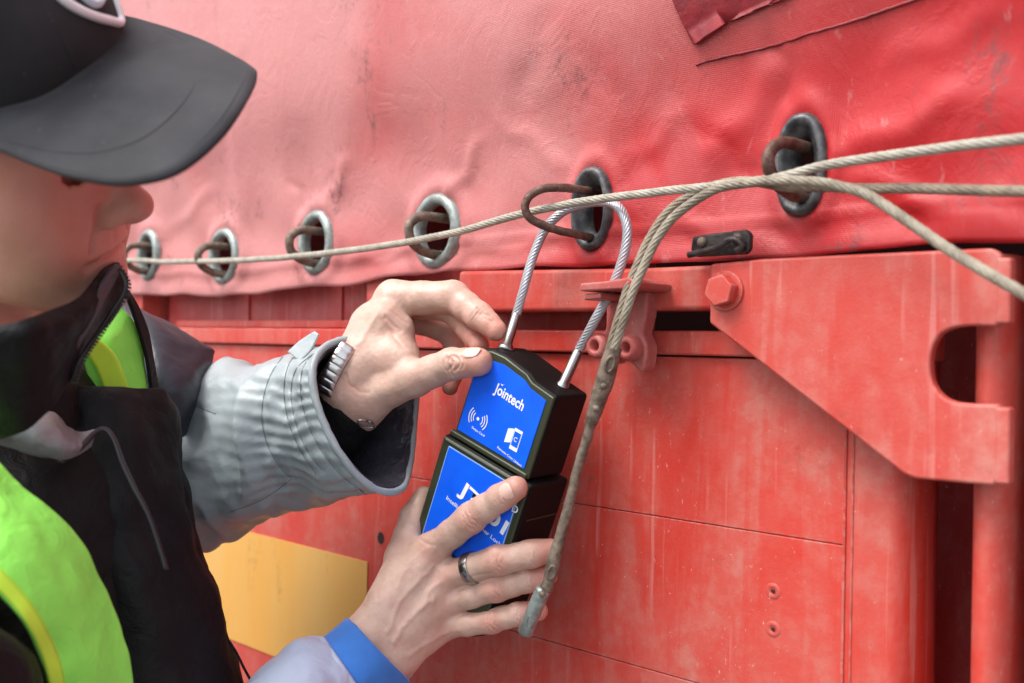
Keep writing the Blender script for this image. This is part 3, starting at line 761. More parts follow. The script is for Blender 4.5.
def hand(palm, fingers, kpalm, kroot, box_, h, reds, creases, extra=None, kf=.0015, lines=()):
    fg = [mids(f) for f in fingers]
    def field(P):
        d = None
        for (a, ra, b, rb) in palm:
            e = seg_d(P, a, b, ra, rb); d = e if d is None else smin(d, e, kpalm)
        out = None
        for f, kr in zip(fg, kroot):
            e = smin(d, chain_d(P, f, .004), kr); out = e if out is None else smin(out, e, kf)
        if extra: out = extra(P, out)
        return out
    V, F = surface_nets(field, box_[0], box_[1], h)
    # smooth normals from field gradient for creases
    V = V.astype(np.float32); e_ = .0008
    G = np.stack([field(V+np.eye(3, dtype=np.float32)[i]*e_)-field(V-np.eye(3, dtype=np.float32)[i]*e_) for i in range(3)], -1); G /= np.linalg.norm(G, axis=1)[:, None]+1e-9
    D = np.zeros(len(V))
    for (c, axis, rad, amp, n, width) in creases:      # grooves across a finger at a joint
        q = V-c; a = q@axis; r = np.linalg.norm(q-a[:, None]*axis, axis=1)
        m_ = np.exp(-(np.linalg.norm(q, axis=1)/rad)**4)
        wob = a+.0007*np.sin(r*900+a*500)
        D -= amp*m_*np.maximum(0, np.cos(wob/width*2*np.pi))**4*np.exp(-(a/(width*n/2))**2)
    for i, v in enumerate(V): D[i] += .0005*mnoise.noise(Vector(v)*90)+.00018*mnoise.noise(Vector(v)*320)
    for pl, am, wd in lines:                 # veins (+) and folds (-) along paths on the skin
        P = [surfpt(V, *q) for q in spline(pl, 6)]; P = np.array([p for p in P if p is not None], np.float32)
        if len(P) < 2: continue
        dist = np.full(len(V), 9.0, np.float32)
        for a, b in zip(P, P[1:]): dist = np.minimum(dist, seg_d(V, a, b, 0, 0))
        D += am*np.exp(-(dist/wd)**2); 
    dark = np.clip(-D/.0009, 0, 1)
    V = V+G*D[:, None]
    red = .45*dark
    for c, r, a in reds: red = np.maximum(red, a*np.exp(-(np.linalg.norm(V-c, axis=1)/r)**2))
    add_skin(V, F, red); return V
def ndir(v): v = np.array(v, float); return (v/np.linalg.norm(v)).astype(np.float32)
def bbox(pts, pad): a = np.array(pts); return a.min(0)-pad, a.max(0)+pad
def nail(a, b, r, dors, w_=.0062, l0=.30, l1=1.10, wrapa=48):
    a = Vector(a); b = Vector(b); t = (b-a).normalized(); L = (b-a).length; d = Vector(dors); d = (d-t*d.dot(t)).normalized(); s_ = t.cross(d)
    rows = []
    for i in range(11):
        u = i/10; x = l0+(l1-l0)*u; shrink = math.sqrt(max(.02, 1-abs(u*2-1)**3.2)); row = []
        for j in range(13):
            v = (j/12*2-1); an = math.radians(wrapa)*v*shrink; rr_ = r*(1.0-.10*max(0, u-.4)/.6)+.0004+.0004*(1-v*v)
            row.append(a+t*(L*x)+(d*math.cos(an)+s_*math.sin(an))*rr_)
        rows.append(row)
    return grid('fingernail', rows, MNAIL, PE, False, .0006)

# ---- right (near) hand holding the lock from the front
sd_ = lambda px, py, o_: dd(px, py)-o_
rI = [(J(433, 549, .866), .0130), (J(471, 518, sd_(471, 518, .0235)), .0129), (J(500, 498, sd_(500, 498, .018)), .0112), (J(516, 488, sd_(516, 488, .016)), .0098)]
rM = [(J(447, 576, .864), .0128), (J(499, 560, .834), .0126), (J(531, 554, .826), .0112), (J(550, 550, .830), .0095)]
rR = [(J(447, 603, .866), .0112), (J(497, 588, .842), .0112), (J(528, 580, .834), .0100), (J(547, 575, .838), .0088)]
rL = [(J(443, 627, .868), .0102), (J(492, 621, .848), .0104), (J(518, 614, .838), .0094), (J(538, 611, .842), .0084)]
rT = [(J(392, 600, .862), .0165), (J(401, 556, .882), .0138), (J(413, 517, .902), .0118), (J(424, 496, .915), .0095)]
wr = J(378, 652, .848); wr1 = J(366, 640, .850); wr2 = J(392, 663, .848); fo1 = J(300, 730, .80)
palm = [(wr1, .0175, rI[0][0], .0118), (wr, .0175, rM[0][0], .0122), (wr, .0175, rR[0][0], .0118), (wr2, .0150, rL[0][0], .0108),
        (wr1, .016, rT[0][0], .0165), (rT[0][0], .0145, rI[0][0]*.6+rT[1][0]*.4, .0105),
        (wr1, .0185, J(290, 715, .80), .024), (wr2, .0165, J(318, 742, .80), .024)]
# tendons
def tend(w0, m0, off): return (w0*.35+m0*.65-np.array(Fw*off, np.float32), .0042, m0-np.array(Fw*(off*.8), np.float32), .0050)
palm2 = [tend(wr, rI[0][0], .0090), tend(wr, rM[0][0], .0092), tend(wr, rR[0][0], .0088)]
camn = np.array(-Fw, np.float32)
reds = [(f[-1][0], .016, .95) for f in (rI, rM, rR, rL)]+[(f[1][0]+camn*.008, .012, .75) for f in (rI, rM, rR, rL)]+[(f[0][0]+camn*.010, .013, .55) for f in (rI, rM, rR, rL)]+[(rT[1][0], .02, .35)]
cre = []
for f in (rI, rM, rR, rL):
    cre.append((f[1][0]+camn*f[1][1], ndir(f[2][0]-f[0][0]), .0085, .0015, 4, .0036))
    cre.append((f[2][0]+camn*f[2][1], ndir(f[3][0]-f[1][0]), .0065, .0011, 3, .0032))
def ex_r(P, d):
    for (a, ra, b, rb) in palm2: d = smin(d, seg_d(P, a, b, ra, rb), .007)
    return d
pts = [p for f in (rI, rM, rR, rL, rT) for p, _ in f]+[wr, J(345, 668, .84), J(360, 690, .84)]
b0, b1 = bbox(pts, .030)
hand(palm, [rI, rM, rR, rL, rT], .012, [.010, .009, .009, .009, .013], (b0, b1), .00115, reds, cre, ex_r, lines=[([(396, 640), (410, 618), (424, 606), (436, 600)], .0010, .0022), ([(390, 630), (402, 600), (420, 580), (438, 566)], .0008, .0022), ([(424, 606), (430, 588), (440, 580)], .0007, .002), ([(412, 655), (436, 640), (456, 632)], .0007, .0020), ([(398, 585), (408, 562), (424, 548)], .0006, .002), ([(461, 585), (475, 578), (490, 576)], -.0006, .0012), ([(356, 628), (372, 640), (392, 660)], -.0005, .001), ([(418, 536), (424, 542), (432, 545)], -.0006, .0012)])
nail(rI[2][0], rI[3][0], .0099, np.array(-Fw*.75+Up*.45+Rt*.4))
# ---- left (far) hand pinching the lock's shackle end
lI = [(J(394, 299, .925), .0175), (J(453, 297, .900), .0148), (J(479, 316, .882), .0124), (J(496, 330, .872), .0095)]
lM = [(J(392, 302, .948), .0140), (J(450, 308, .922), .0130), (J(469, 330, .905), .0108), (J(479, 345, .893), .0090)]
lR = [(J(390, 312, .965), .0120), (J(450, 334, .950), .0105), (J(458, 362, .938), .0092), (J(450, 387, .930), .0078)]
lP = [(J(384, 330, .975), .0105), (J(405, 352, .985), .0098), (J(398, 372, .98), .0086), (J(385, 378, .97), .0074)]
lT = [(J(372, 398, .902), .0170), (J(414, 379, .880), .0160), (J(452, 364, .858), .0138), (J(479, 362, .845), .0120)]
w0 = J(350, 397, .905); w1 = J(346, 384, .91); w2 = J(362, 408, .91)
palm = [(w1, .0185, lI[0][0], .0150), (w1, .0185, lM[0][0], .0140), (w0, .0185, lR[0][0], .0125), (w0, .018, lP[0][0], .0115),
        (w2, .0165, lT[0][0], .0170), (J(378, 350, .915), .0155, J(396, 352, .905), .0135), (J(372, 330, .925), .014, J(396, 340, .915), .0115), (J(362, 362, .905), .018, J(400, 360, .895), .0150), (J(356, 372, .905), .019, J(372, 325, .92), .0165),
        (J(400, 362, .895), .0135, J(384, 330, .92), .014), (J(388, 318, .905), .012, J(402, 326, .905), .0085),
        (w1, .0185, J(300, 440, .95), .024), (w2, .0165, J(315, 462, .95), .024)]
reds = [(f[-1][0], .017, 1.0) for f in (lI, lT)]+[(lM[-1][0], .03, 1.0), (lR[-1][0], .04, 1.0), (lI[1][0], .013, .35), (J(483, 318, .88), .012, .5), (J(410, 325, .92), .012, .35)]
cre = [(lT[2][0]+camn*.011, ndir(lT[3][0]-lT[1][0]), .0095, .0019, 4, .0038), (lI[2][0]+camn*.008, ndir(lI[3][0]-lI[1][0]), .0085, .0012, 3, .0034),
       (J(398, 318, .91), ndir(J(410, 300, .91)-J(385, 330, .91)), .011, .0013, 3, .0050)]
pts = [p for f in (lI, lM, lR, lP, lT) for p, _ in f]+[w0, J(318, 430, .93)]
b0, b1 = bbox(pts, .028)
hand(palm, [lI, lM, lR, lP, lT], .014, [.008, .005, .005, .005, .010], (b0, b1), .00115, reds, cre, None, lines=[([(386, 314), (394, 322), (404, 330)], -.0009, .0014), ([(392, 308), (402, 316), (410, 322)], -.0006, .0014), ([(380, 320), (392, 332), (404, 346)], -.0007, .0018), ([(342, 372), (352, 384), (366, 392)], -.0005, .0012), ([(446, 355), (450, 362), (447, 371)], -.0013, .0011), ([(452, 353), (457, 362), (453, 373)], -.0013, .0011), ([(459, 355), (462, 362), (459, 371)], -.0008, .0010), ([(360, 340), (368, 325), (380, 305)], .0008, .0028), ([(478, 305), (484, 311), (492, 313)], -.0008, .0011), ([(480, 311), (486, 317), (494, 319)], -.0007, .0010)])
nail(lT[2][0], lT[3][0], .0121, np.array(-Fw*.45+Up*.2+Rt*.6), w_=.005, l0=.62, l1=1.22, wrapa=36)
nail(lI[2][0], lI[3][0], .0089, np.array(Fw*.2+Up*.6+Rt*.5))

# ---- head
YAW, PIT, RLL = math.radians(6), math.radians(5), math.radians(26)
cR, cUp, cT = Rt, Up, -Fw
f_ = cR*(math.cos(PIT)*math.cos(YAW))-cUp*math.sin(PIT)+cT*(math.cos(PIT)*math.sin(YAW))
u_ = cR*(math.sin(PIT)*math.cos(YAW))+cUp*math.cos(PIT)+cT*(math.sin(PIT)*math.sin(YAW))
s_0 = cR*(-math.sin(YAW))+cT*math.cos(YAW)
HU = (u_*math.cos(RLL)+s_0*math.sin(RLL)).normalized(); HF = f_.normalized(); HS = (s_0*math.cos(RLL)-u_*math.sin(RLL)).normalized()
HO = PD(107, 218, .70)                          # base of the nose, on the mid plane
def HL(f, s, u): return HO+HF*(f*.001)+HS*(s*.001)+HU*(u*.001)     # mm: forward, towards near side, up
def hj(*a): return np.array(HL(*a), np.float32)
HA = [HF, HS, HU]
def head_field(P):
    d = ell_d(P, hj(-88, 0, 75), HA, (.098, .076, .092))
    d = smin(d, ell_d(P, hj(-45, 0, 55), HA, (.058, .066, .075)), .03)          # face front
    d = smin(d, ell_d(P, hj(-45, 0, 0), HA, (.044, .052, .050)), .03)           # maxilla
    d = smin(d, seg_d(P, hj(-20, 0, -50), hj(-28, 0, -42), .018, .022), .03)    # chin
    for s in (-1, 1):
        d = smin(d, seg_d(P, hj(-92, s*56, -20), hj(-24, s*16, -50), .017, .015), .028)   # jaw
        d = smin(d, ell_d(P, hj(-38, s*42, 18), HA, (.026, .022, .020)), .020)  # cheekbone
        d = smin(d, ell_d(P, hj(-38, s*36, -12), HA, (.030, .022, .030)), .022)
        d = -smin(-d, ell_d(P, hj(-2, s*31, 40), HA, (.013, .016, .011)), .012) if False else np.maximum(d, -ell_d(P, hj(0, s*31, 43), HA, (.009, .015, .009)))
        d = smin(d, ell_d(P, hj(-20, s*31, 41), HA, (.0135, .0135, .0125)), .004)  # lids over the eye
        d = smin(d, seg_d(P, hj(-4, s*12, 58), hj(-12, s*44, 56), .009, .007), .014)  # brow
        d = smin(d, ell_d(P, hj(7, s*12.5, 6), HA, (.0125, .0085, .0095)), .0035)  # nostril wing
        d = smin(d, ell_d(P, hj(-95, s*76, 30), HA, (.016, .008, .030)), .006)  # ear
    d = smin(d, seg_d(P, hj(0, 0, 48), hj(21, 0, 13), .0080, .0100), .012)       # nose bridge
    d = smin(d, ell_d(P, hj(22.5, 0, 10.5), HA, (.0118, .0112, .0105)), .008)     # nose tip
    d = smin(d, seg_d(P, hj(4, 0, 2), hj(20, 0, 5), .0055, .0060), .006)
    for s in (-1, 1): d = np.maximum(d, -ell_d(P, hj(13, s*8, -1.5), HA, (.007, .0038, .005)))
    d = smin(d, seg_d(P, hj(-12, -19, -18), hj(-12, 19, -18), .009, .009), .012)    # muzzle
    d = smin(d, ell_d(P, hj(-7, 0, -18.5), HA, (.0095, .022, .0062)), .005)       # upper lip
    d = smin(d, ell_d(P, hj(-8, 0, -30.5), HA, (.0095, .019, .0070)), .005)       # lower lip
    q = (P-np.array(HO, np.float32))@np.array([HF, HS, HU], np.float32).T*1000
    f_, s_, u_ = q[..., 0], np.abs(q[..., 1]), q[..., 2]; fm = 1/(1+np.exp(-(f_+36)/3))
    def groove(dist, w, dep): return dep*np.exp(-(dist/w)**2)*fm
    m_ = 1/(1+np.exp((s_-27)/1.2)); d = d+groove(u_+24.6+.0025*s_**2, 1.9, .0036)*m_                 # between the lips
    d = d+groove(np.hypot(s_-27.5, (u_+26.5)), 4.0, .0026)                                          # mouth corner
    d = d+groove(u_+38.5, 4.0, .0022)/(1+np.exp((s_-16)/2))                                          # below the lower lip
    d = d+groove(np.hypot(s_-19.5-np.maximum(0, 4-u_)*.30, np.maximum(0, u_-14)+np.maximum(0, -16-u_)), 2.6, .0034)   # nostril crease, smile fold
    d = d+groove(np.hypot(s_, np.maximum(0, np.abs(u_+9)-6)), 3.2, .0012)                            # philtrum
    return d
def head():
    neck = [(hj(-100, 0, -10), .058), (HL_(-135, 0, -90), .054), (HL_(-160, 0, -150), .062)]
    def field(P):
        d = head_field(P)
        d = smin(d, seg_d(P, neck[0][0], neck[1][0], neck[0][1]*.9, neck[1][1]), .02)
        d = smin(d, seg_d(P, neck[1][0], neck[2][0], neck[1][1], neck[2][1]), .03)
        q = (P-np.array(CC, np.float32))@np.array([CF, CS, CU], np.float32).T            # stay inside the cap
        g = np.sqrt((q[..., 0]/np.where(q[..., 0] > 0, .097, .112))**2+(q[..., 1]/.088)**2+(np.maximum(q[..., 2], 0)/.105)**2)
        return np.where(q[..., 2] > -.012, np.maximum(d, (g-.93)*.08), d)
    c = np.array([hj(*q) for q in ((30, 0, 0), (-190, 0, 70), (-60, 95, 60), (-60, -95, 60), (-60, 0, 175), (-150, 0, -130))])
    V, F = surface_nets(field, c.min(0)-.02, c.max(0)+.02, .0019)
    V = V.astype(np.float32); red = np.full(len(V), .82)  # whole head darker and redder: shade under the cap put into the colour
    for q, r, a in ((( 24, 0, 10), .02, .75), ((-30, 45, 10), .035, .55), ((0, 0, -24), .017, .95), ((-14, 16, -26), .012, .7), ((-95, 78, 30), .03, .7)):
        red = np.maximum(red, a*np.exp(-(np.linalg.norm(V-hj(*q), axis=1)/r)**2))
    for i, v in enumerate(V): V[i] += np.array(mnoise.noise_vector(Vector(v)*40))*.0005
    add_skin(V, F, red)
HL_ = hj
# cap frame, from where its two lower corners and the peak's tip sit
_c1, _c2, _tp = PD(-70, 138, .60), PD(136, 20, .695), PD(235, 118, .62)
CM = (_c1+_c2)/2; CS = (_c1-_c2).normalized(); CF = _tp-CM; CF = (CF-CS*CF.dot(CS)).normalized(); CU = CF.cross(CS)
if CU.dot(Up) < 0: CU = -CU
CC = CM-CF*.058
head()
V = np.concatenate(BODYV); F = np.concatenate(BODYF)
me = bpy.data.meshes.new('body'); me.vertices.add(len(V)); me.vertices.foreach_set('co', V.astype(np.float32).ravel())
me.loops.add(len(F)*4); me.loops.foreach_set('vertex_index', F.ravel().astype(np.int32)); me.polygons.add(len(F))
me.polygons.foreach_set('loop_start', (np.arange(len(F))*4).astype(np.int32)); me.polygons.foreach_set('loop_total', np.full(len(F), 4, np.int32))
me.update(calc_edges=True); me.validate()
at = me.attributes.new('red', 'FLOAT', 'POINT'); at.data.foreach_set('value', np.concatenate(BODYR).astype(np.float32))
body = link('body', me, MSKIN, PE)
def join_body(me):
    hip = np.array(PD(-60, 900, .88), np.float32); ch = np.array(PD(-70, 560, .86), np.float32); nk = hj(-165, 0, -175)
    sl_s = np.array(PD(60, 440, 1.0), np.float32); sl_e = np.array(PD(120, 500, 1.03), np.float32); sl_w = np.array(PD(285, 452, .955), np.float32)
    sr_s = np.array(PD(-120, 560, .68), np.float32); sr_e = np.array(PD(110, 960, .70), np.float32); sr_w = np.array(PD(290, 745, .79), np.float32)
    def field(P):
        d = seg_d(P, hip, ch, .11, .12)
        for a, b, ra, rb in ((ch, nk, .09, .05), (nk, sl_s, .05, .045), (nk, sr_s, .05, .045), (sl_s, sl_e, .045, .035), (sl_e, sl_w, .032, .022), (sr_s, sr_e, .045, .035), (sr_e, sr_w, .033, .022)):
            d = smin(d, seg_d(P, a, b, ra, rb), .02)
        return d
    pts = np.array([hip, ch, nk, sl_s, sl_e, sl_w, sr_s, sr_e, sr_w]); V, F = surface_nets(field, pts.min(0)-.13, pts.max(0)+.13, .009)
    off = len(me.vertices); bm = bmesh.new(); bm.from_mesh(me); lay = bm.verts.layers.float.get('red')
    vs = [bm.verts.new(v) for v in V]
    for f in F:
        try: bm.faces.new([vs[i] for i in f])
        except ValueError: pass
    bm.verts.ensure_lookup_table()
    # open the coarse mesh at wrists and neck, then bridge the open loops
    kill = [v for v in vs if min((v.co-Vector(tuple(q))).length for q in (sl_w, sr_w, nk)) < .027 or (v.co-Vector(tuple(nk))).length < .058]
    bmesh.ops.delete(bm, geom=kill, context='VERTS')
    def loops():
        E = set(e for e in bm.edges if e.is_boundary); out = []
        while E:
            st = [E.pop()]; comp = set(st)
            while st:
                e = st.pop()
                for v in e.verts:
                    for e2 in v.link_edges:
                        if e2 in E: E.remove(e2); comp.add(e2); st.append(e2)
            vv = set(v for e in comp for v in e.verts); c = sum((v.co for v in vv), Vector())/len(vv); out.append((c, list(comp), len(vv)))
        return [l for l in out if l[2] > 8]
    for target in (sl_w, sr_w, nk):
        L = sorted(loops(), key=lambda l: (l[0]-Vector(tuple(target))).length)[:2]
        try: bmesh.ops.bridge_loops(bm, edges=L[0][1]+L[1][1])
        except Exception as ex: print('bridge', ex)
    bmesh.ops.recalc_face_normals(bm, faces=bm.faces)
    bm.to_mesh(me); bm.free(); me.update()
    me.polygons.foreach_set('use_smooth', [True]*len(me.polygons))
join_body(me)
m = body.modifiers.new('sm', 'SMOOTH'); m.factor = .25; m.iterations = 1
# hair at the temple and nape, mostly under the cap
MHAIR = simple('brown_hair', (.035, .022, .015), .6, 0, 900, .001)
rows = []
for i in range(9):
    a = math.radians(100+ i*20) ; row = []
    for u in (18, 30, 45, 60): rr2 = .079+.0006*(u-18)*.25; row.append(HL(-88, 0, u)+HF*(.100*math.cos(a))+HS*(.080*math.sin(a)))
    rows.append(row)
for a0 in (1, -1):
    rows = []
    for i in range(10):
        a = math.radians(88+i*10)*a0; rows.append([HL(-88, 0, u)+HF*((.0985-.0002*(60-u))*math.cos(a))+HS*((.0785-.0002*(60-u))*math.sin(a)) for u in (26, 38, 50, 62, 74)])
    grid('hair', rows, MHAIR, PE, False, .004)

# ---- cap
def cloth(name, c, rough=.8, var=.15, weave=900, wd=.0003, sheen=0, big=None):
    t = NT(name); n = t.ramp(t.noise(25, 5), .3, .7)
    t.base(t.mix(n, tuple(x*(1-var) for x in c), tuple(min(1, x*(1+var)) for x in c))); t.rough(rough)
    if sheen: t.b.inputs['Sheen Weight'].default_value = sheen; t.b.inputs['Sheen Roughness'].default_value = .4
    t.bump(t.noise(weave, 3), wd, .7)
    if big: t.bump(t.noise(big[0], 4, .6, None, .8), big[1], .8)
    return t.m
MCAP = cloth('charcoal_cotton_twill', (.010, .0105, .013), .9, .15, 1100, .0004, .05); MBRIM = cloth('faded_grey_cotton_twill', (.020, .0215, .026), .9, .35, 1100, .0004, .05)
for m_ in (MCAP, MBRIM):
    n_ = m_.node_tree; b_ = n_.nodes['Principled BSDF']; src = b_.inputs['Base Color'].links[0].from_socket
    tx = n_.nodes.new('ShaderNodeTexNoise'); tx.inputs['Scale'].default_value = 240; tx.inputs['Detail'].default_value = 3
    tx2 = n_.nodes.new('ShaderNodeTexNoise'); tx2.inputs['Scale'].default_value = 14; tx2.inputs['Detail'].default_value = 5
    g_ = n_.nodes.new('ShaderNodeNewGeometry'); n_.links.new(g_.outputs['Position'], tx.inputs['Vector']); n_.links.new(g_.outputs['Position'], tx2.inputs['Vector'])
    r1 = n_.nodes.new('ShaderNodeMapRange'); r1.inputs[1].default_value = .70; r1.inputs[2].default_value = .76; n_.links.new(tx.outputs['Fac'], r1.inputs[0])
    r2 = n_.nodes.new('ShaderNodeMapRange'); r2.inputs[1].default_value = .42; r2.inputs[2].default_value = .72; r2.inputs[4].default_value = .35; n_.links.new(tx2.outputs['Fac'], r2.inputs[0])
    mx = n_.nodes.new('ShaderNodeMath'); mx.operation = 'MAXIMUM'; n_.links.new(r1.outputs[0], mx.inputs[0]); n_.links.new(r2.outputs[0], mx.inputs[1])
    mm = n_.nodes.new('ShaderNodeMix'); mm.data_type = 'RGBA'; n_.links.new(mx.outputs[0], mm.inputs[0]); n_.links.new(src, mm.inputs[6]); mm.inputs[7].default_value = (.075, .074, .076, 1)
    n_.links.new(mm.outputs[2], b_.inputs['Base Color'])
CAPP = bpy.data.objects.new('cap', None); COL.objects.link(CAPP); CAPP.parent = PE; CAPP.matrix_parent_inverse = Matrix.Translation(PE.location).inverted(); CAPP.location = (0, 0, 0)
def capP(th, v):            # th round the head (0 = front), v 0 rim .. 1 top
    el = v*math.pi/2; r = math.cos(el)**.80 if v < 1 else 0
    a = .098 if math.cos(th) > 0 else .112
    return CC+CF*(a*r*math.cos(th))+CS*(.089*r*math.sin(th))+CU*(.106*math.sin(el)**.95-.006*(1-v)+.010*max(0, math.cos(th))**2*(1-v))
rows = [[capP(2*math.pi*j/72, i/24) for j in range(72)] for i in range(25)]
cr = grid('crown', rows, MCAP, CAPP, True, .002); displace(cr, lambda p: .0012*nz(p, 14)+.0005*nz(p, 50))
for k in range(6):
    th = k*math.pi/3; P = [capP(th, i/20)+(capP(th, i/20)-CC).normalized()*.0010 for i in range(20)]
    tube('panel_seam', P, .0006, MCAP, CAPP, 6)
def onpeak(px, py):         # the peak's crowned surface: highest on the mid line, drooping to both sides
    r = ray(px, py); t = .66
    lift = 0
    for _ in range(14):
        t = (CM+CU*lift-CAM).dot(CU)/r.dot(CU); p = CAM+r*t; q = p-CM
        s_ = q.dot(CS); lift = .5*lift+.5*(.014*(1-(min(abs(s_), .1)/.085)**2)-.06*max(0, q.dot(CF))**2)
    return p
outer = [(-70, 138), (-10, 148), (30, 163), (70, 177), (110, 184.5), (140, 184), (172, 176), (200, 158), (226, 132), (244, 105), (257, 79), (252, 69), (234, 58), (205, 43), (170, 30), (136, 20)]
inner = [(-80, 112), (-40, 118), (-12, 112), (14, 107), (38, 100), (58, 90), (74, 79), (86, 70), (96, 60), (103, 51), (108, 44), (112, 38), (115, 32), (117, 27), (119, 22), (121, 17)]
nrow = 14
oc = spline(outer, 4); ic = spline(inner, 4); rows = []
for i in range(nrow+1):
    t = i/nrow
    rows.append([onpeak(*(b+(a-b)*t)) for a, b in zip(oc, ic)])
brim = grid('peak', rows, MBRIM, CAPP)
for v in brim.data.vertices: v.co = v.co+CU*(.0006*nz(v.co, 20))
m = brim.modifiers.new('s', 'SOLIDIFY'); m.thickness = .0032; m.offset = 0
for t in (.66, .93):
    P = [onpeak(*(b+(a-b)*t))+CU*.0017 for a, b in zip(oc[4:-6], ic[4:-6])]
    tube('stitching', P, .0002, MBRIM, CAPP, 5)
# embroidered shield badge on the crown front
MBADGE = simple('white_embroidery', (.92, .92, .94), .7, 0, 900, .0004)
def oncrown(px, py, off=.001):
    r = ray(px, py).normalized(); best = None
    deps = bpy.context.evaluated_depsgraph_get()
    ok, loc, nrm, _ = cr.ray_cast(cr.matrix_world.inverted() @ CAM, r)
    if not ok: return PD(px, py, .66)
    return cr.matrix_world @ loc - r*off
bpy.context.view_layer.update()
bd = [(48, -16), (64, 0), (80, 10), (97, 17), (110, 20.5), (120, 22.5), (118.5, 12), (115, 2), (111, -8), (107, -18)]
C = [oncrown(*q[:2]) for q in spline(bd, 4)]
o = tube('badge_border', C, .0032, MBADGE, CAPP, 8)
C = [oncrown(*q[:2], .0006) for q in spline([(78, -12), (84, -3), (92, 3), (98, 3), (102, -4), (100, -14)], 4)]
tube('badge_emblem', C, .0030, simple('pale_blue_embroidery', (.55, .68, .75), .7), CAPP, 8)

# ---- clothing
def crease(amp, s, seed=0, ax=None):
    def fn(p):
        return amp*(.6*fold(p, s, seed)+.5*nz(p, s*2.3, seed)+.22*nz(p, s*6, seed))-amp*.4
    return fn
MBLK = cloth('black_jacket_nylon', (.0045, .0045, .0052), .60, .3, 700, .0003, 0, (45, .003)); MBLK.node_tree.nodes['Principled BSDF'].inputs['Specular IOR Level'].default_value = .22
MNAVY = cloth('navy_jacket_nylon', (.020, .024, .036), .42, .15, 900, .0001, 0, (22, .003))
MGREY = cloth('silver_grey_nylon', (.33, .385, .40), .42, .06, 1400, .00015, 0, (18, .003))
MGREY2 = cloth('silver_grey_collar_lining', (.24, .27, .28), .36, .12, 900, .0001, 0, (50, .003))
MLIN = cloth('black_quilted_lining', (.045, .045, .058), .30, .2, 700, .0001, 0, (60, .005))
MLIME = cloth('lime_green_vest', (.31, .97, .12), .8, .08, 1100, .0006, .0, (35, .003)); MLIMEB = cloth('yellow_green_binding', (.60, .96, .06), .75, .06, 1500, .0003, .1)
MBLUEC = cloth('blue_knit_cuff', (.035, .18, .58), .8, .15, 1500, .0004, .2)
MPALES = cloth('pale_blue_grey_sleeve', (.42, .48, .62), .5, .06, 900, .0001, 0, (30, .003))
def ring_(T, B, d, dr, n=14, skew=0):
    """closed ring from an upper and a lower outline point"""
    T = np.array(T, float); B = np.array(B, float); c = (T+B)/2; h = (T-B)/2; out = []
    for k in range(n):
        a = 2*math.pi*k/n; out.append((c[0]+h[0]*math.cos(a), c[1]+h[1]*math.cos(a), d-dr*math.sin(a)+skew*math.cos(a)))
    return out
# left sleeve: tube that widens to a loose cuff
rim = [(352, 338, .905), (326, 346, .880), (313, 366, .862), (315, 396, .852), (328, 432, .846), (349, 466, .848), (375, 489, .862), (401, 489, .890), (410, 462, .922), (414, 425, .945), (416, 392, .955), (408, 362, .950), (390, 343, .940), (370, 337, .925)]
def rimk(dx, dy, sc, dz):
    c = np.mean(np.array(rim), 0); return [((q[0]-c[0])*sc+c[0]+dx, (q[1]-c[1])*sc+c[1]+dy, (q[2]-c[2])*sc+c[2]+dz) for q in rim]
n14 = 14
def rotl(r, k): return r[k:]+r[:k]
def ringc(cx_, cy_, hx_, hy_, d, tilt=.35, dr=.07):
    out = []
    for k in range(n14):
        a = 2*math.pi*k/n14      # k=0 top, goes to the near (left) side, bottom, far side
        out.append((cx_-math.sin(a)*hx_, cy_-math.cos(a)*hy_, d-math.sin(a)*dr))
    return out
sl_ = [ringc(120, 500, 8, 74, 1.03, 0, .085), ringc(178, 475, 12, 84, 1.01, 0, .085), ringc(222, 452, 18, 90, .985, 0, .08), ringc(255, 443, 24, 85, .965, 0, .075), ringc(285, 435, 30, 82, .945, 0, .068), ringc(318, 426, 36, 80, .928, 0, .062)]
sl_.append([tuple(.35*a+.65*b for a, b in zip(p, q)) for p, q in zip(ringc(345, 420, 42, 78, .912, 0, .055), rimk(-12, 2, 1.0, .0))])
sl_.append(rim)
def slv(p):
    ax_ = (p-PD(318, 426, .928)).dot(Rt); 
    q = p+Rt*(ax_*.8)+Vector((0, 0, .4*math.sin(ax_*14)*.05))
    k = max(0, min(1, (ax_+.12)/.12))
    kk = max(0, min(1, (ax_-.0)/.04)); kk = 1-.85*kk
    return kk*(.0095*fold(q, 8.5, 2)+.0050*fold(q, 19, 6)*(1-.5*k)+.0016*nz(q, 40, 5)-.009)+k*.0009*math.sin(p.dot(Up)*520+5*nz(p, 20))
sleeve = loft('sleeve', sl_, MGREY, PE, 22, 14, True, .0, False, slv)
m = sleeve.modifiers.new('s', 'SOLIDIFY'); m.thickness = .0025
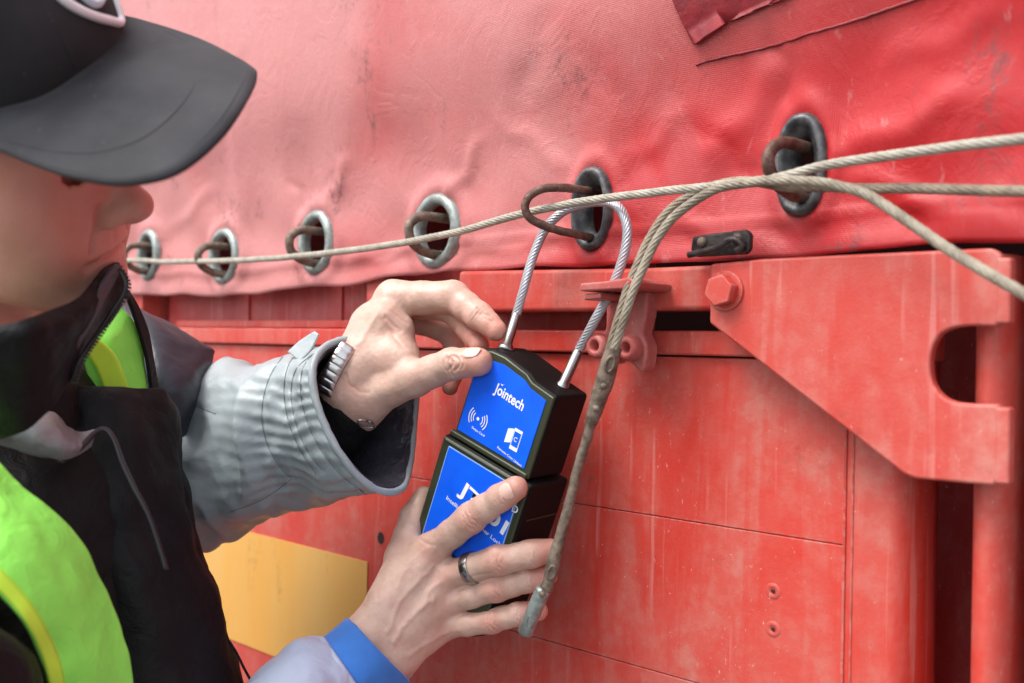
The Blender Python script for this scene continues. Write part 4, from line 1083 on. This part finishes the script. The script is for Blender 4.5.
# stitched seams that follow the cuff
def seamring(rg, name='cuff_seam', rad=.0011, out=.004, mat=MGREY, dk=False):
    c = Vector((0, 0, 0)); P = [PD(*q) for q in spline(rg, 6, True)]
    for p in P: c += p/len(P)
    return P, c
from mathutils.bvhtree import BVHTree
bv = BVHTree.FromObject(sleeve, bpy.context.evaluated_depsgraph_get())
def onobj(bvh, pts, off=.0006):
    out = []
    for px, py in pts:
        r = ray(px, py).normalized(); h = bvh.ray_cast(CAM, r)
        if h[0] is not None: out.append(h[0]-r*off)
    return out
MSEAM = simple('grey_thread', (.14, .16, .17), .7)
SEAMS = ([(288, 350), (272, 372), (264, 395), (262, 420), (268, 446), (282, 470), (292, 478)], [(308, 346), (290, 362), (284, 388), (288, 420), (300, 450), (316, 474)],
           [(316, 352), (297, 368), (291, 392), (296, 424), (308, 452), (322, 470)], [(340, 341), (318, 350), (303, 368), (301, 396), (308, 424), (322, 452), (344, 478), (372, 498)], [(193, 405), (216, 414)], [(292, 479), (262, 500), (230, 512)])
SL = [onobj(bv, [tuple(q) for q in spline(pl, 8)], 0) for pl in SEAMS]
# the cloth dips and puckers along each seam
vv = np.array([v.co for v in sleeve.data.vertices], np.float32); nn_ = np.array([v.normal for v in sleeve.data.vertices], np.float32); D_ = np.zeros(len(vv))
for C in SL:
    acc_ = 0; best = np.full(len(vv), 9.0); arc = np.zeros(len(vv))
    for a, b in zip(C, C[1:]):
        A_ = np.array(a); B_ = np.array(b); ab = B_-A_; L_ = np.linalg.norm(ab)
        if L_ < 1e-6 or L_ > .05: continue
        t = np.clip(((vv-A_)@ab)/L_**2, 0, 1); d_ = np.linalg.norm(vv-(A_+t[:, None]*ab), axis=1); up_m = d_ < best
        best = np.where(up_m, d_, best); arc = np.where(up_m, acc_+t*L_, arc); acc_ += L_
    ph = arc*260+2.8*np.sin(arc*75)
    D_ += -.0012*np.exp(-(best/.0026)**2)+.00038*np.sin(ph)*np.exp(-((best-.0045)/.0060)**2)
vv = vv+nn_*D_[:, None]
sleeve.data.vertices.foreach_set('co', vv.astype(np.float32).ravel()); sleeve.data.update(); bpy.context.view_layer.update()
bv = BVHTree.FromObject(sleeve, bpy.context.evaluated_depsgraph_get())
for pl in SEAMS:
    C = onobj(bv, [tuple(q) for q in spline(pl, 8)], .0002)
    if len(C) > 2: tube('cuff_seam', C, .00035, MSEAM, PE, 5)
# cuff rim roll and lining
C = [PD(*q) for q in spline(rim, 6, True)]; C.append(C[0]); C.append(C[1])
o = tube('cuff_hem', C, .0034, MGREY, PE, 10); displace(o, lambda p: .0008*nz(p, 120))
def shrink(rg, k):
    c = np.mean(np.array(rg), 0); return [tuple(c+(np.array(q)-c)*k) for q in rg]
lin = [shrink(rim, .975), shrink(rim, .92), shrink(sl_[-2], .84), shrink(sl_[-3], .72), shrink(sl_[-4], .4)]
o = loft('cuff_lining', lin, MLIN, PE, 8, 6, True, 0, False, crease(.0022, 40, 3)); m = o.modifiers.new('s', 'SOLIDIFY'); m.thickness = .001
# strap tab standing up from the cuff
loft('cuff_tab', [[(288, 352, .905), (300, 362, .895)], [(300, 341, .905), (311, 351, .896)], [(315, 331.5, .903), (319, 334, .900)]], MGREY, PE, 6, 6, False, .0015)
# inner black knit cuff + watch on the left wrist
def wristring(c, axis, ra, rb, up_, n=40):
    axis = axis.normalized(); a = (up_-axis*up_.dot(axis)).normalized(); b = axis.cross(a)
    return [c+a*(ra*math.cos(2*math.pi*k/n))+b*(rb*math.sin(2*math.pi*k/n)) for k in range(n)]
WC = Vector(tuple((w1+w2)/2)); WA = (PD(378, 358, .905)-PD(330, 418, .93)).normalized()
WU = (Vector(tuple(w1))-Vector(tuple(w2)))
c0_ = WC-WA*.001
rows = [wristring(c0_-WA*q, WA, ra, rb, WU) for q, ra, rb in ((-.001, .0275, .0235), (0, .0305, .0265), (.010, .0320, .028), (.035, .0335, .031), (.06, .036, .035))]
o = grid('inner_cuff', rows, MBLK, PE, True, .0015); displace(o, lambda p: .0012*nz(p, 70))
wt = bpy.data.objects.new('wristwatch', None); COL.objects.link(wt); wt.parent = PE; wt.matrix_parent_inverse = Matrix.Translation(PE.location).inverted()
wc = c0_+WA*.004
rows = []
for q, e_ in ((-.0055, 0), (-.0050, .0012), (.0050, .0012), (.0055, 0), (.0050, -.0006), (-.0050, -.0006), (-.0055, 0)):
    rows.append(wristring(wc+WA*q, WA, .0292+e_, .0252+e_, WU))
grid('watch_strap', rows, simple('black_strap', (.02, .02, .022), .35), wt, True)
WP = spline([(324, 393, .885), (328, 381, .881), (334, 368, .880), (341, 356, .882), (349, 345, .888)], 2); MLINK = simple('brushed_silver_links', (.60, .59, .57), .28, 1)
wd_ = PD(343, 372, .89)-PD(330, 364, .89)
WQ = spline(WP, 8); rows = []
for n_, q in enumerate(WQ):
    c = PD(*q)-Fw*(.0009*abs(math.sin(n_*math.pi/9))**.4)
    rows.append([c-wd_*.52+Fw*.002, c-wd_*.48, c-wd_*.2-Fw*.0006, c-Fw*.0002, c+wd_*.2-Fw*.0006, c+wd_*.48, c+wd_*.52+Fw*.002])
grid('watch_bracelet', rows, MLINK, wt, False, .0015)
dirc = (-Up*.6-Fw*.7+Rt*.3).normalized(); P = [PD(366, 424, .888)+WA*(.0035*math.cos(t*math.pi/8))+dirc.cross(WA)*(.0085*math.sin(t*math.pi/8)) for t in range(17)]
tube('watch_buckle', P, .0010, MCHROME, wt, 8)
# ring on the middle finger
rc = Vector(tuple(rM[0][0]*.50+rM[1][0]*.50)); ra_ = Vector(tuple(rM[1][0]-rM[0][0])).normalized()
up_ = Up; rows = []
for q, rr_ in ((-.0042, .0134), (-.0042, .0137), (-.0040, .0141), (-.0038, .0142), (.0038, .0142), (.0040, .0141), (.0042, .0137), (.0042, .0134), (.0040, .0129), (-.0040, .0129), (-.0042, .0134)):
    rows.append(wristring(rc+ra_*q, ra_, rr_, rr_, up_))
grid('finger_ring', rows, simple('brushed_steel_ring', (.42, .40, .37), .25, 1), PE, True)
# right sleeve and blue cuff
def fring(T, B, d, dr): return [(q[0], q[1], q[2]) for q in ring_(T, B, d, dr)]
cuff = [fring((349, 623), (409, 684), .838, .034), fring((346, 621), (407, 686), .838, .040), fring((334, 632), (392, 702), .830, .043), fring((318, 644), (372, 722), .822, .044)]
o = loft('blue_cuff', cuff, MBLUEC, PE, 8, 5, True, 0, False, crease(.0012, 40, 1)); m = o.modifiers.new('s', 'SOLIDIFY'); m.thickness = .002
rs = [fring((322, 640), (378, 722), .822, .046), fring((305, 640), (362, 735), .815, .052), fring((286, 650), (345, 752), .805, .056), fring((252, 682), (320, 790), .79, .062), fring((180, 760), (260, 900), .75, .07), fring((60, 880), (160, 1050), .70, .075)]
o = loft('sleeve', rs, MPALES, PE, 8, 5, True, 0, False, crease(.003, 24, 6)); m = o.modifiers.new('s', 'SOLIDIFY'); m.thickness = .002
C = [PD(*q) for q in spline(rs[0], 6, True)]; C += C[:2]; tube('sleeve_hem', C, .003, MPALES, PE, 8)
# jacket body: loft of level rings
def lev(y, L, R, d, dr, k=1.0):
    out = []
    for i in range(16):
        a = 2*math.pi*i/16; c = (L+R)/2; h = (R-L)/2
        out.append((c+h*math.cos(a), y+8*math.sin(a*2), d-dr*math.sin(a)))
    return out
tor = [lev(392, -120, 60, .86, .06), lev(400, -190, 120, .86, .09), lev(425, -260, 158, .86, .12), lev(470, -330, 182, .86, .15), lev(520, -360, 195, .86, .165), lev(600, -370, 217, .86, .17), lev(683, -360, 243, .86, .17), lev(780, -350, 262, .87, .17), lev(900, -340, 270, .88, .17), lev(1050, -330, 265, .9, .16)]
jk = loft('jacket', tor, MBLK, PE, 10, 6, True, 0, True, crease(.006, 12, 4))
# far shoulder
sh = [[(118, 300, .97), (132, 306, .965), (150, 316, .98), (170, 326, 1.0)], [(128, 318, .93), (150, 322, .93), (178, 333, .95), (208, 349, .98)], [(132, 345, .915), (156, 350, .905), (186, 358, .925), (211, 356, .975)], [(138, 385, .905), (162, 388, .89), (190, 388, .91), (204, 382, .95)], [(140, 440, .91), (165, 440, .90), (182, 436, .915), (190, 425, .95)]]
loft('shoulder', sh, MNAVY, PE, 8, 8, False, .004, False, crease(.0025, 20, 8))
bpy.context.view_layer.update()
# back of the neck / upper back so nothing is hollow
bk = [lev(330, -190, 40, .80, .07), lev(360, -230, 80, .82, .10), lev(400, -270, 110, .84, .12), lev(450, -300, 150, .86, .13)]
loft('jacket_yoke', bk, MBLK, PE, 8, 6, True, 0, True, crease(.004, 16, 5))
# collars and inner front (sheets with thickness)
loft('collar', [[(-20, 330, 0.595), (20, 322, 0.595), (48, 312, 0.620), (78, 298, 0.650), (104, 268, 0.695), (117, 264, 0.710)],
                [(-20, 350, 0.595), (24, 342, 0.595), (54, 332, 0.615), (82, 314, 0.645), (108, 286, 0.690), (122, 276, 0.707)],
                [(-20, 400, 0.615), (20, 392, 0.615), (50, 372, 0.630), (76, 342, 0.655), (100, 312, 0.685), (124, 292, 0.710)],
                [(-20, 440, 0.635), (20, 430, 0.635), (44, 412, 0.645), (68, 378, 0.660), (84, 352, 0.680), (110, 318, 0.705)]], MBLK, PE, 8, 8, False, .004, False, crease(.0022, 30, 2))
loft('collar_edge', [[(72, 352, 0.657), (84, 330, 0.660), (98, 306, 0.670), (110, 286, 0.682), (121, 268, 0.695)], [(66, 346, 0.650), (76, 326, 0.653), (90, 302, 0.663), (100, 284, 0.675), (112, 266, 0.690)]], cloth('grey_black_binding', (.05, .05, .06), .35, .2, 700, .0003, 0, (60, .003)), PE, 5, 10, False, .007)
# zip: two rows of teeth along the collar edge
zc = resample([tuple(PD(*q)) for q in spline([(120, 269, .685), (126, 282, .684), (123, 296, .684), (113, 310, .682), (100, 330, .674), (88, 347, .666), (78, 364, .660), (71, 384, .660)], 12)], .0026)
MZIP = simple('black_zip', (.012, .012, .014), .35)
zipo = merge('zip', [tube_data([c-Rt*.0004-Up*.0002, c+Rt*.0034-Up*.0014], .00095, 6) for i, c in enumerate(zc)]+[tube_data(zc, .0016, 6)], MZIP, PE)
loft('vest_inner', [[(120, 306, .835), (130, 318, .84), (140, 336, .85)], [(100, 332, .82), (118, 338, .825), (143, 352, .85)], [(82, 350, .81), (112, 362, .82), (145, 374, .85)], [(95, 394, .82), (118, 396, .825), (147, 396, .85)]], MLIME, PE, 8, 8, False, .002, False, crease(.002, 22, 7))
loft('vest_inner_binding', [[(84, 349, .806), (97, 370, .812), (106, 394, .816)], [(96, 337, .808), (116, 356, .814), (131, 394, .820)]], MLIMEB, PE, 5, 8, False, .002)
loft('inner_front', [[(122, 285, .822), (130, 305, .83), (139, 332, .838), (147, 362, .845), (152, 400, .85)], [(128, 292, .835), (137, 306, .84), (147, 330, .85), (153, 362, .855), (160, 400, .86)]], MBLK, PE, 5, 8, False, .003)
loft('jacket_front', [[(68, 384, .79), (86, 388, .785), (120, 389, .79), (158, 390, .815), (165, 396, .83)], [(66, 402, .785), (88, 406, .778), (122, 408, .78), (160, 410, .805), (170, 414, .83)], [(64, 450, .77), (92, 455, .76), (130, 458, .765), (166, 460, .80), (180, 462, .83)], [(70, 520, .75), (104, 525, .745), (144, 530, .755), (180, 530, .79), (193, 530, .83)], [(90, 610, .74), (130, 612, .735), (170, 614, .75), (206, 612, .79), (218, 612, .83)], [(110, 720, .73), (150, 722, .73), (194, 722, .75), (232, 720, .79), (247, 715, .83)]], MBLK, PE, 8, 8, False, .004, False, crease(.0075, 15, 9))
loft('grey_hood', [[(-40, 360, .70), (-5, 386, .695), (16, 398, .70), (30, 414, .705), (52, 414, .715), (66, 428, .73), (80, 434, .745), (97, 430, .755)],
                   [(-40, 400, .68), (-8, 412, .675), (14, 418, .678), (30, 424, .685), (50, 428, .695), (66, 436, .71), (80, 442, .73), (95, 434, .75)],
                   [(-40, 430, .685), (-8, 432, .675), (14, 436, .678), (32, 440, .682), (50, 444, .69), (66, 448, .70), (78, 448, .72), (92, 440, .745)],
                   [(-40, 436, .70), (-8, 440, .695), (14, 446, .695), (32, 452, .698), (50, 457, .70), (66, 458, .71), (78, 454, .725), (90, 446, .745)]], MGREY2, PE, 7, 7, False, .003, False, crease(.002, 30, 11))
P = [PD(*q) for q in spline([(60, 462, .705), (80, 448, .725), (96, 432, .742), (106, 430, .745), (114, 440, .742), (122, 462, .736), (134, 488, .732), (150, 520, .730), (166, 570, .728)], 8)]
tube('piping', P, .0022, cloth('dark_grey_piping', (.018, .018, .02), .4, .2), PE, 8)
# vest over the near shoulder
vo = [(-90, 418, .66), (-40, 438, .655), (0, 466, .655), (40, 502, .66), (72, 540, .67), (100, 585, .68), (120, 630, .69), (134, 690, .70), (142, 760, .71)]
vm = [(-90, 470, .625), (-44, 490, .62), (-6, 520, .62), (26, 552, .625), (52, 585, .635), (74, 622, .645), (90, 660, .655), (98, 710, .665), (104, 780, .675)]
vi = [(-90, 545, .600), (-50, 560, .598), (-14, 582, .60), (10, 604, .605), (24, 622, .61), (36, 645, .62), (44, 668, .63), (50, 700, .64), (54, 780, .65)]
vest = loft('vest', [vo, vm, vi], MLIME, PE, 14, 12, False, .003, False, crease(.0055, 11, 12))
bpy.context.view_layer.update()
bvv = BVHTree.FromObject(vest, bpy.context.evaluated_depsgraph_get())
def strip_on(bvh, A, B, t0, t1, nt_=5, off=.0012):
    A = spline(A, 10); B = spline(B, 10); rows = []
    for i in range(nt_):
        t = t0+(t1-t0)*i/(nt_-1); row = []
        for a, b in zip(A, B):
            q = (1-t)*a+t*b; r = ray(q[0], q[1]).normalized(); h = bvh.ray_cast(CAM, r)
            row.append((h[0] if h[0] is not None else PD(*q))-r*off)
        rows.append(row)
    return rows
grid('vest_binding', strip_on(bvv, vi, vm, .03, .34), MLIMEB, PE, False, .0012)
for t in (.30, .37): tube('vest_stitching', strip_on(bvv, vi, vm, t, t, 2, .0016)[0], .0004, MLIMEB, PE, 5)
# near upper arm in black, off the lower left corner
arm = [fring((-120, 500), (-40, 640), .62, .05), fring((-110, 560), (20, 640), .62, .06), fring((-100, 640), (46, 690), .62, .07), fring((-60, 780), (60, 800), .64, .07), fring((60, 900), (160, 1060), .69, .075)]
loft('sleeve', arm, MBLK, PE, 8, 5, True, 0, True, crease(.004, 20, 13))
# loose cord ends at the jacket edge
tube('drawcord', [PD(*q) for q in spline([(228, 640, .80), (236, 652, .80), (244, 668, .80), (256, 690, .80)], 6)], .0011, MBLK, PE, 6)
# trousers and boots, below the picture
MTRO = cloth('dark_trousers', (.03, .032, .04), .8)
base = PE.location; hipz = .92
fx = -Vector((0, 1, 0)); side = HS.copy(); side.z = 0; side.normalize(); fwd = HF.copy(); fwd.z = 0; fwd.normalize()
hc = Vector((base.x, base.y, 0))
tc = PD(-55, 1050, .9); hc = Vector((tc.x, tc.y, 0)); ztop = tc.z+.03
def oval(c, a, b, n=20): return [c+fwd*(a*math.cos(2*math.pi*k/n))+side*(b*math.sin(2*math.pi*k/n)) for k in range(n)]
rows = [oval(hc+Vector((0, 0, z)), a, b) for z, a, b in ((ztop+.05, .14, .17), (.95, .14, .18), (.88, .14, .185), (.82, .12, .17))]
grid('trousers_seat', rows, MTRO, PE, True)
for s in (-1, 1):
    c1 = hc+side*(s*.09)
    rows = [oval(c1+side*(s*.03*(1-z/.9))+Vector((0, 0, z)), a, b) for z, a, b in ((.90, .10, .09), (.75, .09, .085), (.50, .065, .062), (.30, .062, .058), (.10, .055, .055))]
    grid('trouser_leg', rows, MTRO, PE, True)
    cb = c1+side*(s*.03); rows = []
    for t, wd, hh in ((-.09, .02, .03), (-.08, .035, .08), (-.02, .042, .11), (.05, .042, .085), (.12, .045, .06), (.17, .035, .045), (.19, .012, .02)):
        rows.append([cb+fwd*t+side*(wd*math.cos(2*math.pi*k/14))+Vector((0, 0, max(0.0, hh/2+hh/2*math.sin(2*math.pi*k/14)))) for k in range(14)])
    grid('boot', rows, MBLK, PE, True, 0, True)
